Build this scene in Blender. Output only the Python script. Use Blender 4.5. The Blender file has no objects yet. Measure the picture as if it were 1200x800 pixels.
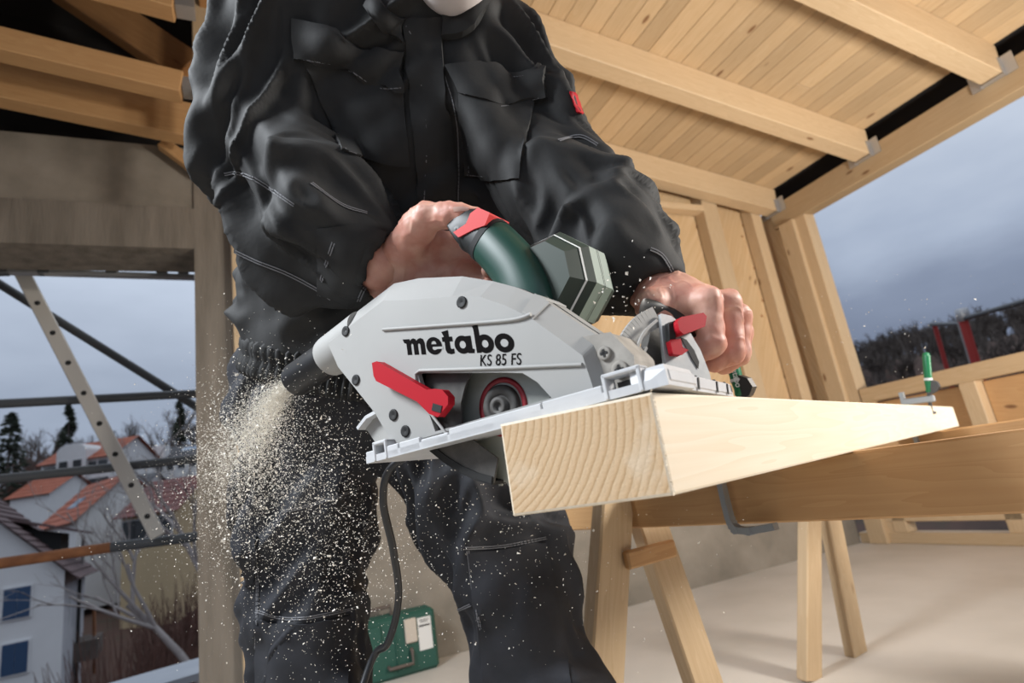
import bpy, bmesh, math, random
import numpy as np
from mathutils import Vector, Matrix
from mathutils.bvhtree import BVHTree

# ---------------------------------------------------------------- camera, sky, lamps, exposure
SC = bpy.context.scene
COL = SC.collection
def nrm(v):
    v = np.array(v, float); return v / np.linalg.norm(v)
FPX, CAMH = 670.0, 0.72                      # focal length in pixels of a 1200 wide frame; lens height above the floor
_zc = nrm([(200-600)/FPX, (-2190-400)/FPX, 1])
_yc = nrm([(300-600)/FPX, (620-400)/FPX, 1]); _yc = nrm(_yc - _zc*(_yc@_zc))
_xc = np.cross(_yc, _zc)
CM = np.array([_xc, _yc, _zc])               # rows: world axes in camera space (right, down, forward)
CO = np.array([0, 0, CAMH])
cam_d = bpy.data.cameras.new('camera'); cam = bpy.data.objects.new('camera', cam_d); COL.objects.link(cam)
cam_d.sensor_width = 36; cam_d.lens = FPX/1200*36; cam_d.clip_start = .02; cam_d.clip_end = 600
cam.matrix_world = Matrix(((CM[0,0], -CM[0,1], -CM[0,2], CO[0]), (CM[1,0], -CM[1,1], -CM[1,2], CO[1]),
                           (CM[2,0], -CM[2,1], -CM[2,2], CO[2]), (0,0,0,1)))
cam_d.dof.use_dof = True; cam_d.dof.focus_distance = .66; cam_d.dof.aperture_fstop = 5.6
SC.camera = cam
SC.view_settings.view_transform = 'Standard'; SC.view_settings.look = 'None'
SC.view_settings.gamma = 1; SC.view_settings.use_curve_mapping = False
SC.view_settings.exposure = 0.0

def make_world():
    w = bpy.data.worlds.new('overcast_sky'); SC.world = w; w.use_nodes = True
    nt = w.node_tree; nt.nodes.clear(); N = nt.nodes.new; L = nt.links.new
    tc = N('ShaderNodeTexCoord'); sep = N('ShaderNodeSeparateXYZ'); L(tc.outputs['Generated'], sep.inputs[0])
    noi = N('ShaderNodeTexNoise'); noi.inputs['Scale'].default_value = 2.6; noi.inputs['Detail'].default_value = 6
    mp = N('ShaderNodeMapping'); mp.inputs['Scale'].default_value = (1, 1, 2.6); mp.inputs['Location'].default_value = (.3, .1, .2)
    L(tc.outputs['Generated'], mp.inputs[0]); L(mp.outputs[0], noi.inputs['Vector'])
    # elevation pushed up and down by the cloud noise
    m = N('ShaderNodeMath'); m.operation = 'MULTIPLY_ADD'; m.inputs[1].default_value = .30; m.inputs[2].default_value = -.15
    L(noi.outputs['Fac'], m.inputs[0])
    a = N('ShaderNodeMath'); L(sep.outputs['Z'], a.inputs[0]); L(m.outputs[0], a.inputs[1])
    r1 = N('ShaderNodeValToRGB'); r2 = N('ShaderNodeValToRGB')
    def ramp(r, pts):
        e = r.color_ramp.elements
        while len(e) > 1: e.remove(e[-1])
        e[0].position, e[0].color = pts[0][0], pts[0][1]+(1,)
        for p, c in pts[1:]:
            k = e.new(p); k.color = c+(1,)
    ramp(r1, [(0, (.24,.285,.38)), (.09, (.18,.22,.31)), (.18, (.25,.30,.41)), (.27, (.41,.48,.61)), (.36, (.55,.62,.74)), (.55, (.60,.67,.77)), (1, (.88,.95,1.05))])
    ramp(r2, [(0, (.27,.32,.41)), (.18, (.34,.40,.51)), (.34, (.545,.625,.76)), (.55, (.58,.66,.78)), (1, (.92,.98,1.08))])
    L(a.outputs[0], r1.inputs[0]); L(a.outputs[0], r2.inputs[0])
    mr = N('ShaderNodeMapRange'); mr.inputs['From Min'].default_value = .15; mr.inputs['From Max'].default_value = .75
    L(sep.outputs['X'], mr.inputs['Value'])
    mx = N('ShaderNodeMix'); mx.data_type = 'RGBA'; L(mr.outputs[0], mx.inputs['Factor']); L(r2.outputs[0], mx.inputs['A']); L(r1.outputs[0], mx.inputs['B'])
    bg = N('ShaderNodeBackground'); L(mx.outputs['Result'], bg.inputs['Color']); bg.inputs['Strength'].default_value = 1.0
    out = N('ShaderNodeOutputWorld'); L(bg.outputs[0], out.inputs[0])
make_world()

def area(name, loc, target, size, power, col):
    d = bpy.data.lights.new(name, 'AREA'); d.shape = 'SQUARE'; d.size = size; d.energy = power; d.color = col
    o = bpy.data.objects.new(name, d); COL.objects.link(o); o.location = loc
    o.rotation_euler = (Vector(target)-Vector(loc)).to_track_quat('-Z', 'Y').to_euler(); return o
area('strobe_left', (-1.35, .85, 2.25), (.25, .85, .85), .6, 44, (.90, .95, 1.0)).data.spread = math.radians(130)       # cool rim from the open side
area('strobe_right', (2.05, -.30, 1.55), (.45, .70, .90), .40, 54, (1.0, .95, .88))      # main lamp, right of the camera
area('roof_fill', (3.0, -.35, .75), (3.1, 2.2, 2.6), .5, 50, (1.0, .95, .89)).data.spread = math.radians(125)           # added fill lamp, thrown at the roof and frame wall

# ---------------------------------------------------------------- pixel helpers: a pixel plus a real distance or plane gives a point
def ray(px, py): return CM @ np.array([(px-600)/FPX, (py-400)/FPX, 1.0])
def at(px, py, z): return CO + ray(px, py)*z
def onpl(px, py, p0, n):
    r = ray(px, py); n = np.array(n, float); return CO + r*((np.array(p0)-CO)@n)/(r@n)
def onz(px, py, z): return onpl(px, py, (0,0,z), (0,0,1))
def ony(px, py, y): return onpl(px, py, (0,y,0), (0,1,0))
def onx(px, py, x): return onpl(px, py, (x,0,0), (1,0,0))

# ---------------------------------------------------------------- materials
MATS = {}
def mat(name, base=(.5,.5,.5), rough=.5, metal=0, **kw):
    m = bpy.data.materials.new(name); m.use_nodes = True; b = m.node_tree.nodes['Principled BSDF']
    b.inputs['Base Color'].default_value = tuple(base)+(1,); b.inputs['Roughness'].default_value = rough; b.inputs['Metallic'].default_value = metal
    for k, v in kw.items(): b.inputs[k].default_value = v
    MATS[name] = m; return m
def nodes(m):
    nt = m.node_tree; return nt, nt.nodes.new, nt.links.new, nt.nodes['Principled BSDF']
def ramp_of(N, pts):
    r = N('ShaderNodeValToRGB'); e = r.color_ramp.elements
    e[0].position, e[0].color = pts[0][0], tuple(pts[0][1])+(1,)
    e[1].position, e[1].color = pts[-1][0], tuple(pts[-1][1])+(1,)
    for p, c in pts[1:-1]:
        k = e.new(p); k.color = tuple(c)+(1,)
    return r
def mottled(name, c1, c2, scale=8, rough=.7, bump=.15, detail=6, metal=0, stretch=(1,1,1), bdist=.004, c3=None, **kw):
    m = mat(name, c1, rough, metal, **kw); nt, N, L, b = nodes(m)
    tc = N('ShaderNodeTexCoord'); mp = N('ShaderNodeMapping'); mp.inputs['Scale'].default_value = stretch
    oi = N('ShaderNodeObjectInfo'); L(tc.outputs['Object'], mp.inputs[0])
    n = N('ShaderNodeTexNoise'); n.noise_dimensions = '4D'; n.inputs['Scale'].default_value = scale; n.inputs['Detail'].default_value = detail
    L(oi.outputs['Random'], n.inputs['W']); L(mp.outputs[0], n.inputs['Vector'])
    pts = [(.32, c1), (.68, c2)] if c3 is None else [(.3, c1), (.52, c2), (.7, c3)]
    r = ramp_of(N, pts); L(n.outputs['Fac'], r.inputs[0]); L(r.outputs[0], b.inputs['Base Color'])
    if bump:
        bp = N('ShaderNodeBump'); bp.inputs['Strength'].default_value = bump; bp.inputs['Distance'].default_value = bdist
        n2 = N('ShaderNodeTexNoise'); n2.inputs['Scale'].default_value = scale*6; n2.inputs['Detail'].default_value = 4
        L(mp.outputs[0], n2.inputs['Vector']); L(n2.outputs['Fac'], bp.inputs['Height']); L(bp.outputs[0], b.inputs['Normal'])
    return m
def wood(name, c1, c2, knot=(.20,.09,.035), ring=26, rough=.6, warp=.35, knots=.55, vary=.25):
    """pine: grain runs along the local X of each timber"""
    m = mat(name, c1, rough); nt, N, L, b = nodes(m)
    tc = N('ShaderNodeTexCoord'); oi = N('ShaderNodeObjectInfo')
    off = N('ShaderNodeVectorMath'); off.operation = 'SCALE'; off.inputs[0].default_value = (7.3, 3.1, 5.7); L(oi.outputs['Random'], off.inputs['Scale'])
    ad = N('ShaderNodeVectorMath'); L(tc.outputs['Object'], ad.inputs[0]); L(off.outputs[0], ad.inputs[1])
    mp = N('ShaderNodeMapping'); mp.inputs['Scale'].default_value = (.35, 6.0, 6.0); L(ad.outputs[0], mp.inputs[0])
    n1 = N('ShaderNodeTexNoise'); n1.inputs['Scale'].default_value = 2.2; n1.inputs['Detail'].default_value = 3; L(mp.outputs[0], n1.inputs['Vector'])
    mm = N('ShaderNodeMath'); mm.operation = 'MULTIPLY'; mm.inputs[1].default_value = ring; L(n1.outputs['Fac'], mm.inputs[0])
    sn = N('ShaderNodeMath'); sn.operation = 'FRACT'; L(mm.outputs[0], sn.inputs[0])
    mp2 = N('ShaderNodeMapping'); mp2.inputs['Scale'].default_value = (1.2, 60, 60); L(ad.outputs[0], mp2.inputs[0])
    n2 = N('ShaderNodeTexNoise'); n2.inputs['Scale'].default_value = 2.0; n2.inputs['Detail'].default_value = 4; L(mp2.outputs[0], n2.inputs['Vector'])
    mixf = N('ShaderNodeMath'); mixf.operation = 'MULTIPLY_ADD'; mixf.inputs[1].default_value = warp; L(sn.outputs[0], mixf.inputs[0])
    h = N('ShaderNodeMath'); h.operation = 'MULTIPLY'; h.inputs[1].default_value = 1-warp; L(n2.outputs['Fac'], h.inputs[0]); L(h.outputs[0], mixf.inputs[2])
    r = ramp_of(N, [(.15, c1), (.85, c2)]); L(mixf.outputs[0], r.inputs[0])
    # knots
    mp3 = N('ShaderNodeMapping'); mp3.inputs['Scale'].default_value = (3.2, 9, 9); L(ad.outputs[0], mp3.inputs[0])
    v = N('ShaderNodeTexVoronoi'); v.inputs['Scale'].default_value = 1.0; L(mp3.outputs[0], v.inputs['Vector'])
    kr = ramp_of(N, [(0.0, (1,1,1)), (.075, (.85,.85,.85)), (.12, (0,0,0))]); L(v.outputs['Distance'], kr.inputs[0])
    sx = N('ShaderNodeSeparateColor'); L(v.outputs['Color'], sx.inputs[0])
    gt = N('ShaderNodeMath'); gt.operation = 'GREATER_THAN'; gt.inputs[1].default_value = knots; L(sx.outputs[0], gt.inputs[0])
    km = N('ShaderNodeMath'); km.operation = 'MULTIPLY'; L(kr.outputs[0], km.inputs[0]); L(gt.outputs[0], km.inputs[1])
    mk = N('ShaderNodeMix'); mk.data_type = 'RGBA'; L(km.outputs[0], mk.inputs['Factor']); L(r.outputs[0], mk.inputs['A']); mk.inputs['B'].default_value = tuple(knot)+(1,)
    hs = N('ShaderNodeHueSaturation'); L(mk.outputs['Result'], hs.inputs['Color'])
    vr = N('ShaderNodeMapRange'); vr.inputs['To Min'].default_value = 1-vary; vr.inputs['To Max'].default_value = 1+vary*.45; L(oi.outputs['Random'], vr.inputs['Value']); L(vr.outputs[0], hs.inputs['Value'])
    L(hs.outputs[0], b.inputs['Base Color'])
    bp = N('ShaderNodeBump'); bp.inputs['Strength'].default_value = .15; bp.inputs['Distance'].default_value = .002; L(n2.outputs['Fac'], bp.inputs['Height']); L(bp.outputs[0], b.inputs['Normal'])
    return m
wood('pine', (.62,.465,.29), (.51,.355,.20), vary=.14)
wood('pine_board', (.60,.435,.26), (.50,.34,.18), ring=18, vary=.24, knots=.35)
wood('pine_white', (.79,.70,.56), (.73,.61,.45), (.33,.18,.08), ring=20, warp=.42, vary=0, knots=.70)
wood('pine_warm', (.60,.36,.165), (.50,.27,.11), ring=24, vary=.08, knots=.6)
wood('plywood', (.64,.455,.26), (.575,.385,.20), ring=6, warp=.75, vary=.06, knots=.8)
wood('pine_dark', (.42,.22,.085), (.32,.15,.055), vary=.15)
mottled('concrete', (.19,.165,.13), (.26,.225,.18), 5, .9, .35, c3=(.31,.27,.22), bdist=.006)
mottled('concrete_stained', (.14,.12,.095), (.21,.18,.145), 3.5, .92, .4, stretch=(5,5,.7), c3=(.25,.215,.175), bdist=.008)
mottled('concrete_floor', (.52,.48,.42), (.60,.555,.495), 2.2, .85, .2, detail=8, c3=(.65,.605,.545))
mottled('work_cloth', (.019,.019,.019), (.028,.028,.028), 30, .72, .25, bdist=.0008)
mottled('work_cloth_blue', (.020,.021,.025), (.029,.030,.036), 30, .74, .25, bdist=.0008)
for _n in ('work_cloth','work_cloth_blue'): MATS[_n].node_tree.nodes['Principled BSDF'].inputs['Specular IOR Level'].default_value = .32
mat('thread_grey', (.16,.16,.17), .7)
def skin():
    m = mottled('skin', (.66,.38,.285), (.56,.255,.19), 26, .5, .30, bdist=.0012, c3=(.70,.43,.33))
    b = m.node_tree.nodes['Principled BSDF']; b.inputs['Subsurface Weight'].default_value = .12; b.inputs['Subsurface Radius'].default_value = (.012,.004,.002); b.inputs['Subsurface Scale'].default_value = .5
skin()
mat('nail', (.62,.40,.33), .3)
mottled('silver_paint', (.36,.355,.34), (.385,.38,.365), 14, .55, .03, bdist=.0005, **{'Specular IOR Level': .3})
mottled('silver_dusty', (.27,.25,.22), (.38,.35,.31), 60, .75, .3, bdist=.0008)
mottled('base_alloy', (.60,.605,.615), (.54,.545,.555), 40, .4, .05, bdist=.0005)
mottled('scale_plate', (.33,.34,.35), (.42,.43,.43), 70, .55, .05, metal=.3, bdist=.0005)
mat('black_plastic', (.014,.014,.015), .42)
mat('soft_grip', (.018,.020,.020), .5)
mat('cavity_black', (.010,.010,.010), .7)
mat('green_plastic', (.018,.060,.045), .36)
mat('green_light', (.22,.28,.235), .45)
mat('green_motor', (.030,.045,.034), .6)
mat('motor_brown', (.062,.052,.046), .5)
mat('white_line', (.72,.74,.72), .5)
mat('red_plastic', (.42,.012,.022), .55, **{'Specular IOR Level': .15})
mat('red_switch', (.62,.060,.060), .55, **{'Specular IOR Level': .2})
mat('red_ring', (.36,.035,.045), .4)
mottled('blade_steel', (.36,.38,.34), (.46,.47,.43), 20, .4, 0, metal=.25)
mat('dark_steel', (.10,.095,.09), .45, .7)
mottled('guard_dark', (.05,.046,.042), (.10,.093,.085), 60, .6, .2, bdist=.0008)
mat('galvanised', (.50,.50,.50), .4, .75)
mat('rubber_cord', (.012,.012,.013), .35)
mat('ink_black', (.010,.009,.009), .9, **{'Specular IOR Level': .02})
mat('clamp_green', (.012,.16,.065), .35)
mat('clamp_grey', (.36,.38,.39), .45, .5)
mat('case_green', (.014,.078,.056), .5)
mat('case_label', (.72,.71,.68), .6)
mat('case_brown', (.10,.075,.06), .55)
mat('case_beige', (.55,.48,.40), .55)
mat('sawdust', (.84,.79,.70), .9)
mat('tube_steel', (.10,.105,.11), .5, .4)
mottled('tube_rust', (.20,.075,.03), (.34,.14,.055), 14, .75, .2, stretch=(1,1,1))
mat('alu_rail', (.62,.58,.52), .5, .2)
mat('tube_red', (.40,.045,.04), .5)
mottled('render_white', (.70,.71,.72), (.66,.67,.68), 1.2, .9, 0)
mottled('render_cream', (.52,.40,.24), (.46,.36,.22), .7, .9, 0)
mottled('render_white_shaded', (.36,.37,.41), (.46,.47,.50), .8, .9, 0, c3=(.28,.29,.32))  # white render with the shade of the side wall put into its colour
mottled('tile_brown', (.095,.060,.062), (.13,.085,.085), 6, .8, .1, stretch=(1,1,1))
mottled('tile_red', (.30,.085,.045), (.38,.12,.07), 1.2, .8, 0)
mottled('tile_maroon', (.20,.075,.065), (.15,.06,.055), 1.2, .8, 0)
mottled('tile_dark', (.065,.068,.075), (.09,.09,.10), 1.2, .7, 0)
mat('shutter_blue', (.022,.060,.135), .5)
mat('window_glass', (.28,.36,.46), .12)
mat('window_dark', (.05,.055,.06), .2)
mottled('bark', (.085,.068,.058), (.14,.115,.10), 3, .9, 0)
mottled('bark_pale', (.36,.33,.32), (.28,.25,.24), 6, .9, 0)
mottled('twig_red', (.13,.055,.038), (.085,.045,.035), 2, .9, 0)
mottled('evergreen', (.014,.022,.012), (.030,.038,.020), 1.5, .9, 0)
mottled('hill_earth', (.045,.026,.018), (.085,.045,.032), .5, .95, 0, c3=(.06,.045,.028))
mottled('deck_grey', (.36,.39,.44), (.44,.47,.51), 3, .7, .1)
mat('roof_dark', (.012,.010,.009), .9)
mat('mask_white', (.66,.60,.58), .7)
mat('hair_brown', (.05,.03,.02), .6)
mat('boot_leather', (.03,.026,.022), .6)
mat('eye_white', (.7,.7,.7), .2); mat('iris', (.05,.08,.1), .2); mat('lip', (.42,.17,.14), .5)

def endgrain():
    m = mat('end_grain', (.60,.42,.24), .85); nt, N, L, b = nodes(m)
    tc = N('ShaderNodeTexCoord'); mp = N('ShaderNodeMapping'); mp.inputs['Location'].default_value = (0, -.165, -.012)
    L(tc.outputs['Object'], mp.inputs[0])
    nz = N('ShaderNodeTexNoise'); nz.inputs['Scale'].default_value = 9; nz.inputs['Detail'].default_value = 3; L(tc.outputs['Object'], nz.inputs['Vector'])
    sc = N('ShaderNodeVectorMath'); sc.operation = 'SCALE'; sc.inputs['Scale'].default_value = .018; L(nz.outputs['Color'], sc.inputs[0])
    ad = N('ShaderNodeVectorMath'); L(mp.outputs[0], ad.inputs[0]); L(sc.outputs[0], ad.inputs[1])
    w = N('ShaderNodeTexWave'); w.wave_type = 'RINGS'; w.rings_direction = 'X'; w.wave_profile = 'SAW'; w.inputs['Scale'].default_value = 52
    w.inputs['Distortion'].default_value = 1.2; w.inputs['Detail'].default_value = 2; L(ad.outputs[0], w.inputs['Vector'])
    r = ramp_of(N, [(.0, (.61,.445,.275)), (.6, (.58,.40,.235)), (1, (.43,.27,.13))]); L(w.outputs['Fac'], r.inputs[0])
    n2 = N('ShaderNodeTexNoise'); n2.inputs['Scale'].default_value = 26; n2.inputs['Detail'].default_value = 5; L(tc.outputs['Object'], n2.inputs['Vector'])
    r2 = ramp_of(N, [(.56, (0,0,0)), (.70, (.55,.55,.55))]); L(n2.outputs['Fac'], r2.inputs[0])
    mx = N('ShaderNodeMix'); mx.data_type = 'RGBA'; L(r2.outputs[0], mx.inputs['Factor']); L(r.outputs[0], mx.inputs['A']); mx.inputs['B'].default_value = (.68,.55,.40,1)
    L(mx.outputs['Result'], b.inputs['Base Color'])
    n3 = N('ShaderNodeTexNoise'); n3.inputs['Scale'].default_value = 420; n3.inputs['Detail'].default_value = 3; L(tc.outputs['Object'], n3.inputs['Vector'])
    s = N('ShaderNodeMath'); s.operation = 'MULTIPLY_ADD'; s.inputs[1].default_value = .8; L(n3.outputs['Fac'], s.inputs[0]); L(w.outputs['Fac'], s.inputs[2])
    bp = N('ShaderNodeBump'); bp.inputs['Strength'].default_value = .55; bp.inputs['Distance'].default_value = .0012; L(s.outputs[0], bp.inputs['Height']); L(bp.outputs[0], b.inputs['Normal'])
endgrain()
M = MATS

# ---------------------------------------------------------------- object helpers
WM = {}                                        # world matrix of every object made here
def link(name, data, parent=None, mw=None, label=None, cat=None, group=None, kind=None):
    o = bpy.data.objects.new(name, data); COL.objects.link(o)
    mw = Matrix.Identity(4) if mw is None else mw
    WM[o] = mw
    if parent is not None:
        o.parent = parent; o.matrix_local = WM[parent].inverted() @ mw
    else: o.matrix_world = mw
    tag(o, label, cat, group, kind); return o
def tag(o, label=None, cat=None, group=None, kind=None):
    for k, v in (('label', label), ('category', cat), ('group', group), ('kind', kind)):
        if v: o[k] = v
    return o
def empty(name, loc=(0,0,0), rot=None, **kw):
    mw = Matrix.Translation(Vector(loc))
    if rot is not None: mw = mw @ rot.to_4x4()
    return link(name, None, None, mw, **kw)
def frame(xa, up=(0,0,1)):
    """rotation matrix whose X runs along xa and Z as near as possible to up"""
    x = Vector(xa).normalized(); u = Vector(up)
    y = u.cross(x)
    if y.length < 1e-6: y = Vector((0,1,0)).cross(x)
    y.normalize(); z = x.cross(y)
    return Matrix((x, y, z)).transposed()
class MB:
    """collects shapes into one mesh"""
    def __init__(s): s.v = []; s.f = []; s.mi = []; s.sm = []
    def add(s, v, f, mi=0, smooth=False):
        n = len(s.v); s.v += [tuple(map(float, p)) for p in v]
        for q in f: s.f.append(tuple(int(n+i) for i in q)); s.mi.append(mi); s.sm.append(smooth)
        return s
    def box(s, c, size, R=None, mi=0, ch=0.0):
        """box with chamfered edges, centre c, full size, optional rotation"""
        hx, hy, hz = [a/2 for a in size]; c = Vector(c); R = R or Matrix.Identity(3)
        if ch <= 0:
            v = [c + R @ Vector((x*hx, y*hy, z*hz)) for x in (-1,1) for y in (-1,1) for z in (-1,1)]
            return s.add(v, [(0,1,3,2),(4,6,7,5),(0,4,5,1),(2,3,7,6),(0,2,6,4),(1,5,7,3)], mi)
        ch = min(ch, hx*.9, hy*.9, hz*.9)
        bm = bmesh.new(); bmesh.ops.create_cube(bm, size=1)
        for w in bm.verts: w.co = Vector((w.co.x*size[0], w.co.y*size[1], w.co.z*size[2]))
        bmesh.ops.bevel(bm, geom=bm.edges[:], offset=ch, segments=1, affect='EDGES', profile=.5)
        bm.verts.index_update()
        s.add([c + R @ w.co for w in bm.verts], [[w.index for w in f.verts] for f in bm.faces], mi); bm.free(); return s
    def bar(s, a, b, w, h, up=(0,0,1), mi=0, ch=0.0):
        a, b = Vector(a), Vector(b); return s.box((a+b)/2, ((b-a).length, w, h), frame(b-a, up), mi, ch)
    def tube(s, pts, r, n=10, mi=0, cap=True, smooth=True):
        pts = [Vector(p) for p in pts]; rs = r if hasattr(r, '__len__') else [r]*len(pts)
        t0 = (pts[1]-pts[0]).normalized(); u = t0.orthogonal().normalized(); V = []
        for i, p in enumerate(pts):
            t = (pts[min(i+1, len(pts)-1)]-pts[max(i-1, 0)]).normalized()
            u = (u - t*u.dot(t)).normalized(); w = t.cross(u)
            for k in range(n):
                a = 2*math.pi*k/n; V.append(p + (u*math.cos(a)+w*math.sin(a))*rs[i])
        F = [(i*n+k, i*n+(k+1)%n, (i+1)*n+(k+1)%n, (i+1)*n+k) for i in range(len(pts)-1) for k in range(n)]
        s.add(V, F, mi, smooth)
        if cap:
            s.add(V[:n], [tuple(range(n))[::-1]], mi); s.add(V[-n:], [tuple(range(n))], mi)
        return s
    def prism(s, poly, ext, mi=0, mi_side=None, inset=0, mi2=None):
        """planar polygon (3D points) extruded by a vector"""
        P = [Vector(p) for p in poly]; e = Vector(ext); n = len(P)
        nor = Vector((0,0,0))
        for i in range(n): nor += P[i].cross(P[(i+1)%n])
        if nor.dot(e) > 0: P = P[::-1]
        s.add(P, [tuple(range(n))], mi); s.add([p+e for p in P], [tuple(range(n))[::-1]], mi if mi2 is None else mi2)
        s.add(P+[p+e for p in P], [(i, n+i, n+(i+1)%n, (i+1)%n) for i in range(n)], mi if mi_side is None else mi_side); return s
    def lathe(s, c, axis, prof, n=32, mi=0, smooth=True, cap=True, a0=0, a1=2*math.pi):
        """profile of (radius, along axis)"""
        c = Vector(c); ax = Vector(axis).normalized(); u = ax.orthogonal().normalized(); w = ax.cross(u); full = abs(a1-a0-2*math.pi) < 1e-6
        m = n if full else n+1; V = []
        for r, h in prof:
            for k in range(m):
                a = a0+(a1-a0)*k/n; V.append(c+ax*h+(u*math.cos(a)+w*math.sin(a))*r)
        F = [(i*m+k, i*m+(k+1)%m, (i+1)*m+(k+1)%m, (i+1)*m+k) for i in range(len(prof)-1) for k in range(n)]
        s.add(V, F, mi, smooth)
        if cap and full:
            if prof[0][0] > 1e-5: s.add(V[:m], [tuple(range(m))[::-1]], mi)
            if prof[-1][0] > 1e-5: s.add(V[-m:], [tuple(range(m))], mi)
        return s
    def build(s, name, mats, parent=None, mw=None, world=True, **kw):
        """world=True: the collected points are world points; else they are local to mw / the parent"""
        me = bpy.data.meshes.new(name); mats = mats if isinstance(mats, (list, tuple)) else [mats]
        if mw is None: mw = WM[parent] if parent is not None else Matrix.Identity(4)
        V = s.v
        if world:
            inv = mw.inverted(); V = [tuple(inv @ Vector(p)) for p in s.v]
        me.from_pydata(V, [], s.f)
        for m in mats: me.materials.append(M[m] if isinstance(m, str) else m)
        me.polygons.foreach_set('material_index', s.mi); me.polygons.foreach_set('use_smooth', s.sm)
        me.validate(); me.update()
        return link(name, me, parent, mw, **kw)
def timber(name, a, b, w, h, m='pine', parent=None, up=(0,0,1), ch=.004, **kw):
    """one timber from a to b (centre line), its own local X along the length so the grain follows it"""
    a, b = Vector(a), Vector(b); R = frame(b-a, up)
    mw = Matrix.Translation((a+b)/2) @ R.to_4x4()
    return MB().box((0,0,0), ((b-a).length, w, h), None, 0, ch).build(name, m, parent, mw, world=False, **kw)
def bez(pts, n=8):
    """smooth curve through points (Catmull-Rom)"""
    P = [np.array(p, float) for p in pts]; out = []
    for i in range(len(P)-1):
        p0, p1, p2, p3 = P[max(i-1,0)], P[i], P[i+1], P[min(i+2, len(P)-1)]
        for k in range(n):
            t = k/n; out.append(.5*((2*p1)+(-p0+p2)*t+(2*p0-5*p1+4*p2-p3)*t*t+(-p0+3*p1-3*p2+p3)*t**3))
    out.append(P[-1]); return out

# ================================================================ the setting
YW, XR = 2.95, 3.85
def roofz(x): return 2.71 + .15*(XR-x)
fl = MB(); fl.box((.9, .6, -.125), (6.4, 5.3, .25)); fl.build('floor', 'concrete_floor', kind='structure')
# concrete wall with the open window
wb = MB()
def cbox(x0, x1, y0, y1, z0, z1, mb): mb.box(((x0+x1)/2, (y0+y1)/2, (z0+z1)/2), (x1-x0, y1-y0, z1-z0))
cbox(-3.0, -.232, YW, YW+.30, 2.09, 2.31, wb)
cbox(-.232, -.075, YW, YW+.30, -.25, 2.70, wb)
cbox(-3.0, -2.3, YW, YW+.30, -.25, 2.09, wb)
wall_back = wb.build('wall_back', 'concrete_stained', kind='structure')
mb = MB(); cbox(-3.0, -.075, YW+.012, YW+.30, 2.31, 2.66, mb); mb.build('upper_course', 'concrete', wall_back)
mb = MB(); cbox(-.075, XR, YW, YW+.28, -.0, .93, mb); mb.build('knee_wall', 'concrete', wall_back)
timber('bottom_plate', (-.075, YW+.07, .965), (XR, YW+.07, .965), .12, .07, 'pine', wall_back)
timber('post', (-.010, YW-.03, 0.0), (-.010, YW-.03, 3.18), .055, .115, 'pine', wall_back, up=(1,0,0))
for x, w in ((.70,.08),(1.30,.08),(1.93,.08),(2.62,.075),(3.25,.15),(3.72,.10)):
    timber('stud', (x, YW+.05, 1.0), (x, YW+.05, roofz(x)-.02), .10, w, 'pine', wall_back, up=(1,0,0))
xs = [-.07, .70, 1.30, 1.93, 2.62, 3.25, 3.84]
for i in range(6):
    a, b = xs[i], xs[i+1]; zt = roofz(b)-.03
    mw = Matrix.Translation(((a+b)/2, YW+.12, (1.0+zt)/2)) @ frame((.55,0,1) if i % 2 else (.8,0,1), (0,-1,0)).to_4x4()
    za = roofz(a)-.03; q = MB(); q.prism([(a+.002, YW+.109, 1.0), (b-.002, YW+.109, 1.0), (b-.002, YW+.109, zt), (a+.002, YW+.109, za)], (0,.022,0)); p = q.build('plywood_panel', 'plywood', wall_back, mw)
# nail heads on the right hand panel
nm = MB(); rnd = random.Random(4)
for (px, py) in ((881,256),(871,264),(886,266),(870,277),(884,282),(886,295),(884,314),(897,314),(897,331),(894,352),(893,370),(938,437),(930,452)):
    kp = ony(px, py, YW+.108); nm.lathe(kp, (0,-1,0), [(.013,0),(.010,.003),(0,.004)], 8)
nm.build('nail_knot', 'pine_dark', p, kind='stuff')
for zz in (2.30,):
    timber('noggin', (2.66, YW+.04, 2.56), (3.18, YW+.04, 2.56), .09, .05, 'pine', wall_back)

# right hand frame wall with its big opening
wr = empty('wall_right', (XR, 2.9, 0), kind='structure')
timber('ledger', (XR+.06, -1.8, 2.49), (XR+.06, YW-.02, 2.49), .12, .185, 'pine_board', wr)
timber('post', (XR+.02, 2.80, 0), (XR+.02, 2.80, 2.398), .13, .10, 'pine', wr, up=(1,0,0))
timber('post', (XR+.06, 2.70, .0), (XR+.06, 2.70, 2.398), .10, .11, 'pine', wr, up=(1,0,0))
timber('sill_board', (XR+.06, -1.8, .98), (XR+.06, 2.64, .98), .12, .10, 'pine_board', wr)
timber('bottom_rail', (XR+.05, -1.8, .035), (XR+.05, 2.95, .035), .10, .07, 'pine', wr)
timber('lower_rail', (XR+.03, -1.8, .185), (XR+.03, 2.74, .185), .06, .09, 'pine', wr)
ys = [2.64, 1.98, 1.30, .60, -.2, -1.0]
for y in ys: timber('stud', (XR+.05, y, .07), (XR+.05, y, .93), .09, .10, 'pine', wr, up=(1,0,0))
for a, b in zip(ys[:-1], ys[1:]):
    mw = Matrix.Translation((XR+.085, (a+b)/2, .61)) @ frame((0,1,.18), (-1,0,0)).to_4x4()
    q = MB(); q.box((XR+.085, (a+b)/2, .62), (.02, a-b-.10, .60)); q.build('plywood_panel', 'pine_warm', wr, mw)

mb = MB(); mb.box((XR+.045, 3.06, 1.75), (.03, .42, 1.65)); mb.build('plywood_panel', 'plywood', wr, Matrix.Translation((XR+.045, 3.06, 1.75)) @ frame((0,.3,1), (-1,0,0)).to_4x4())
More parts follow.
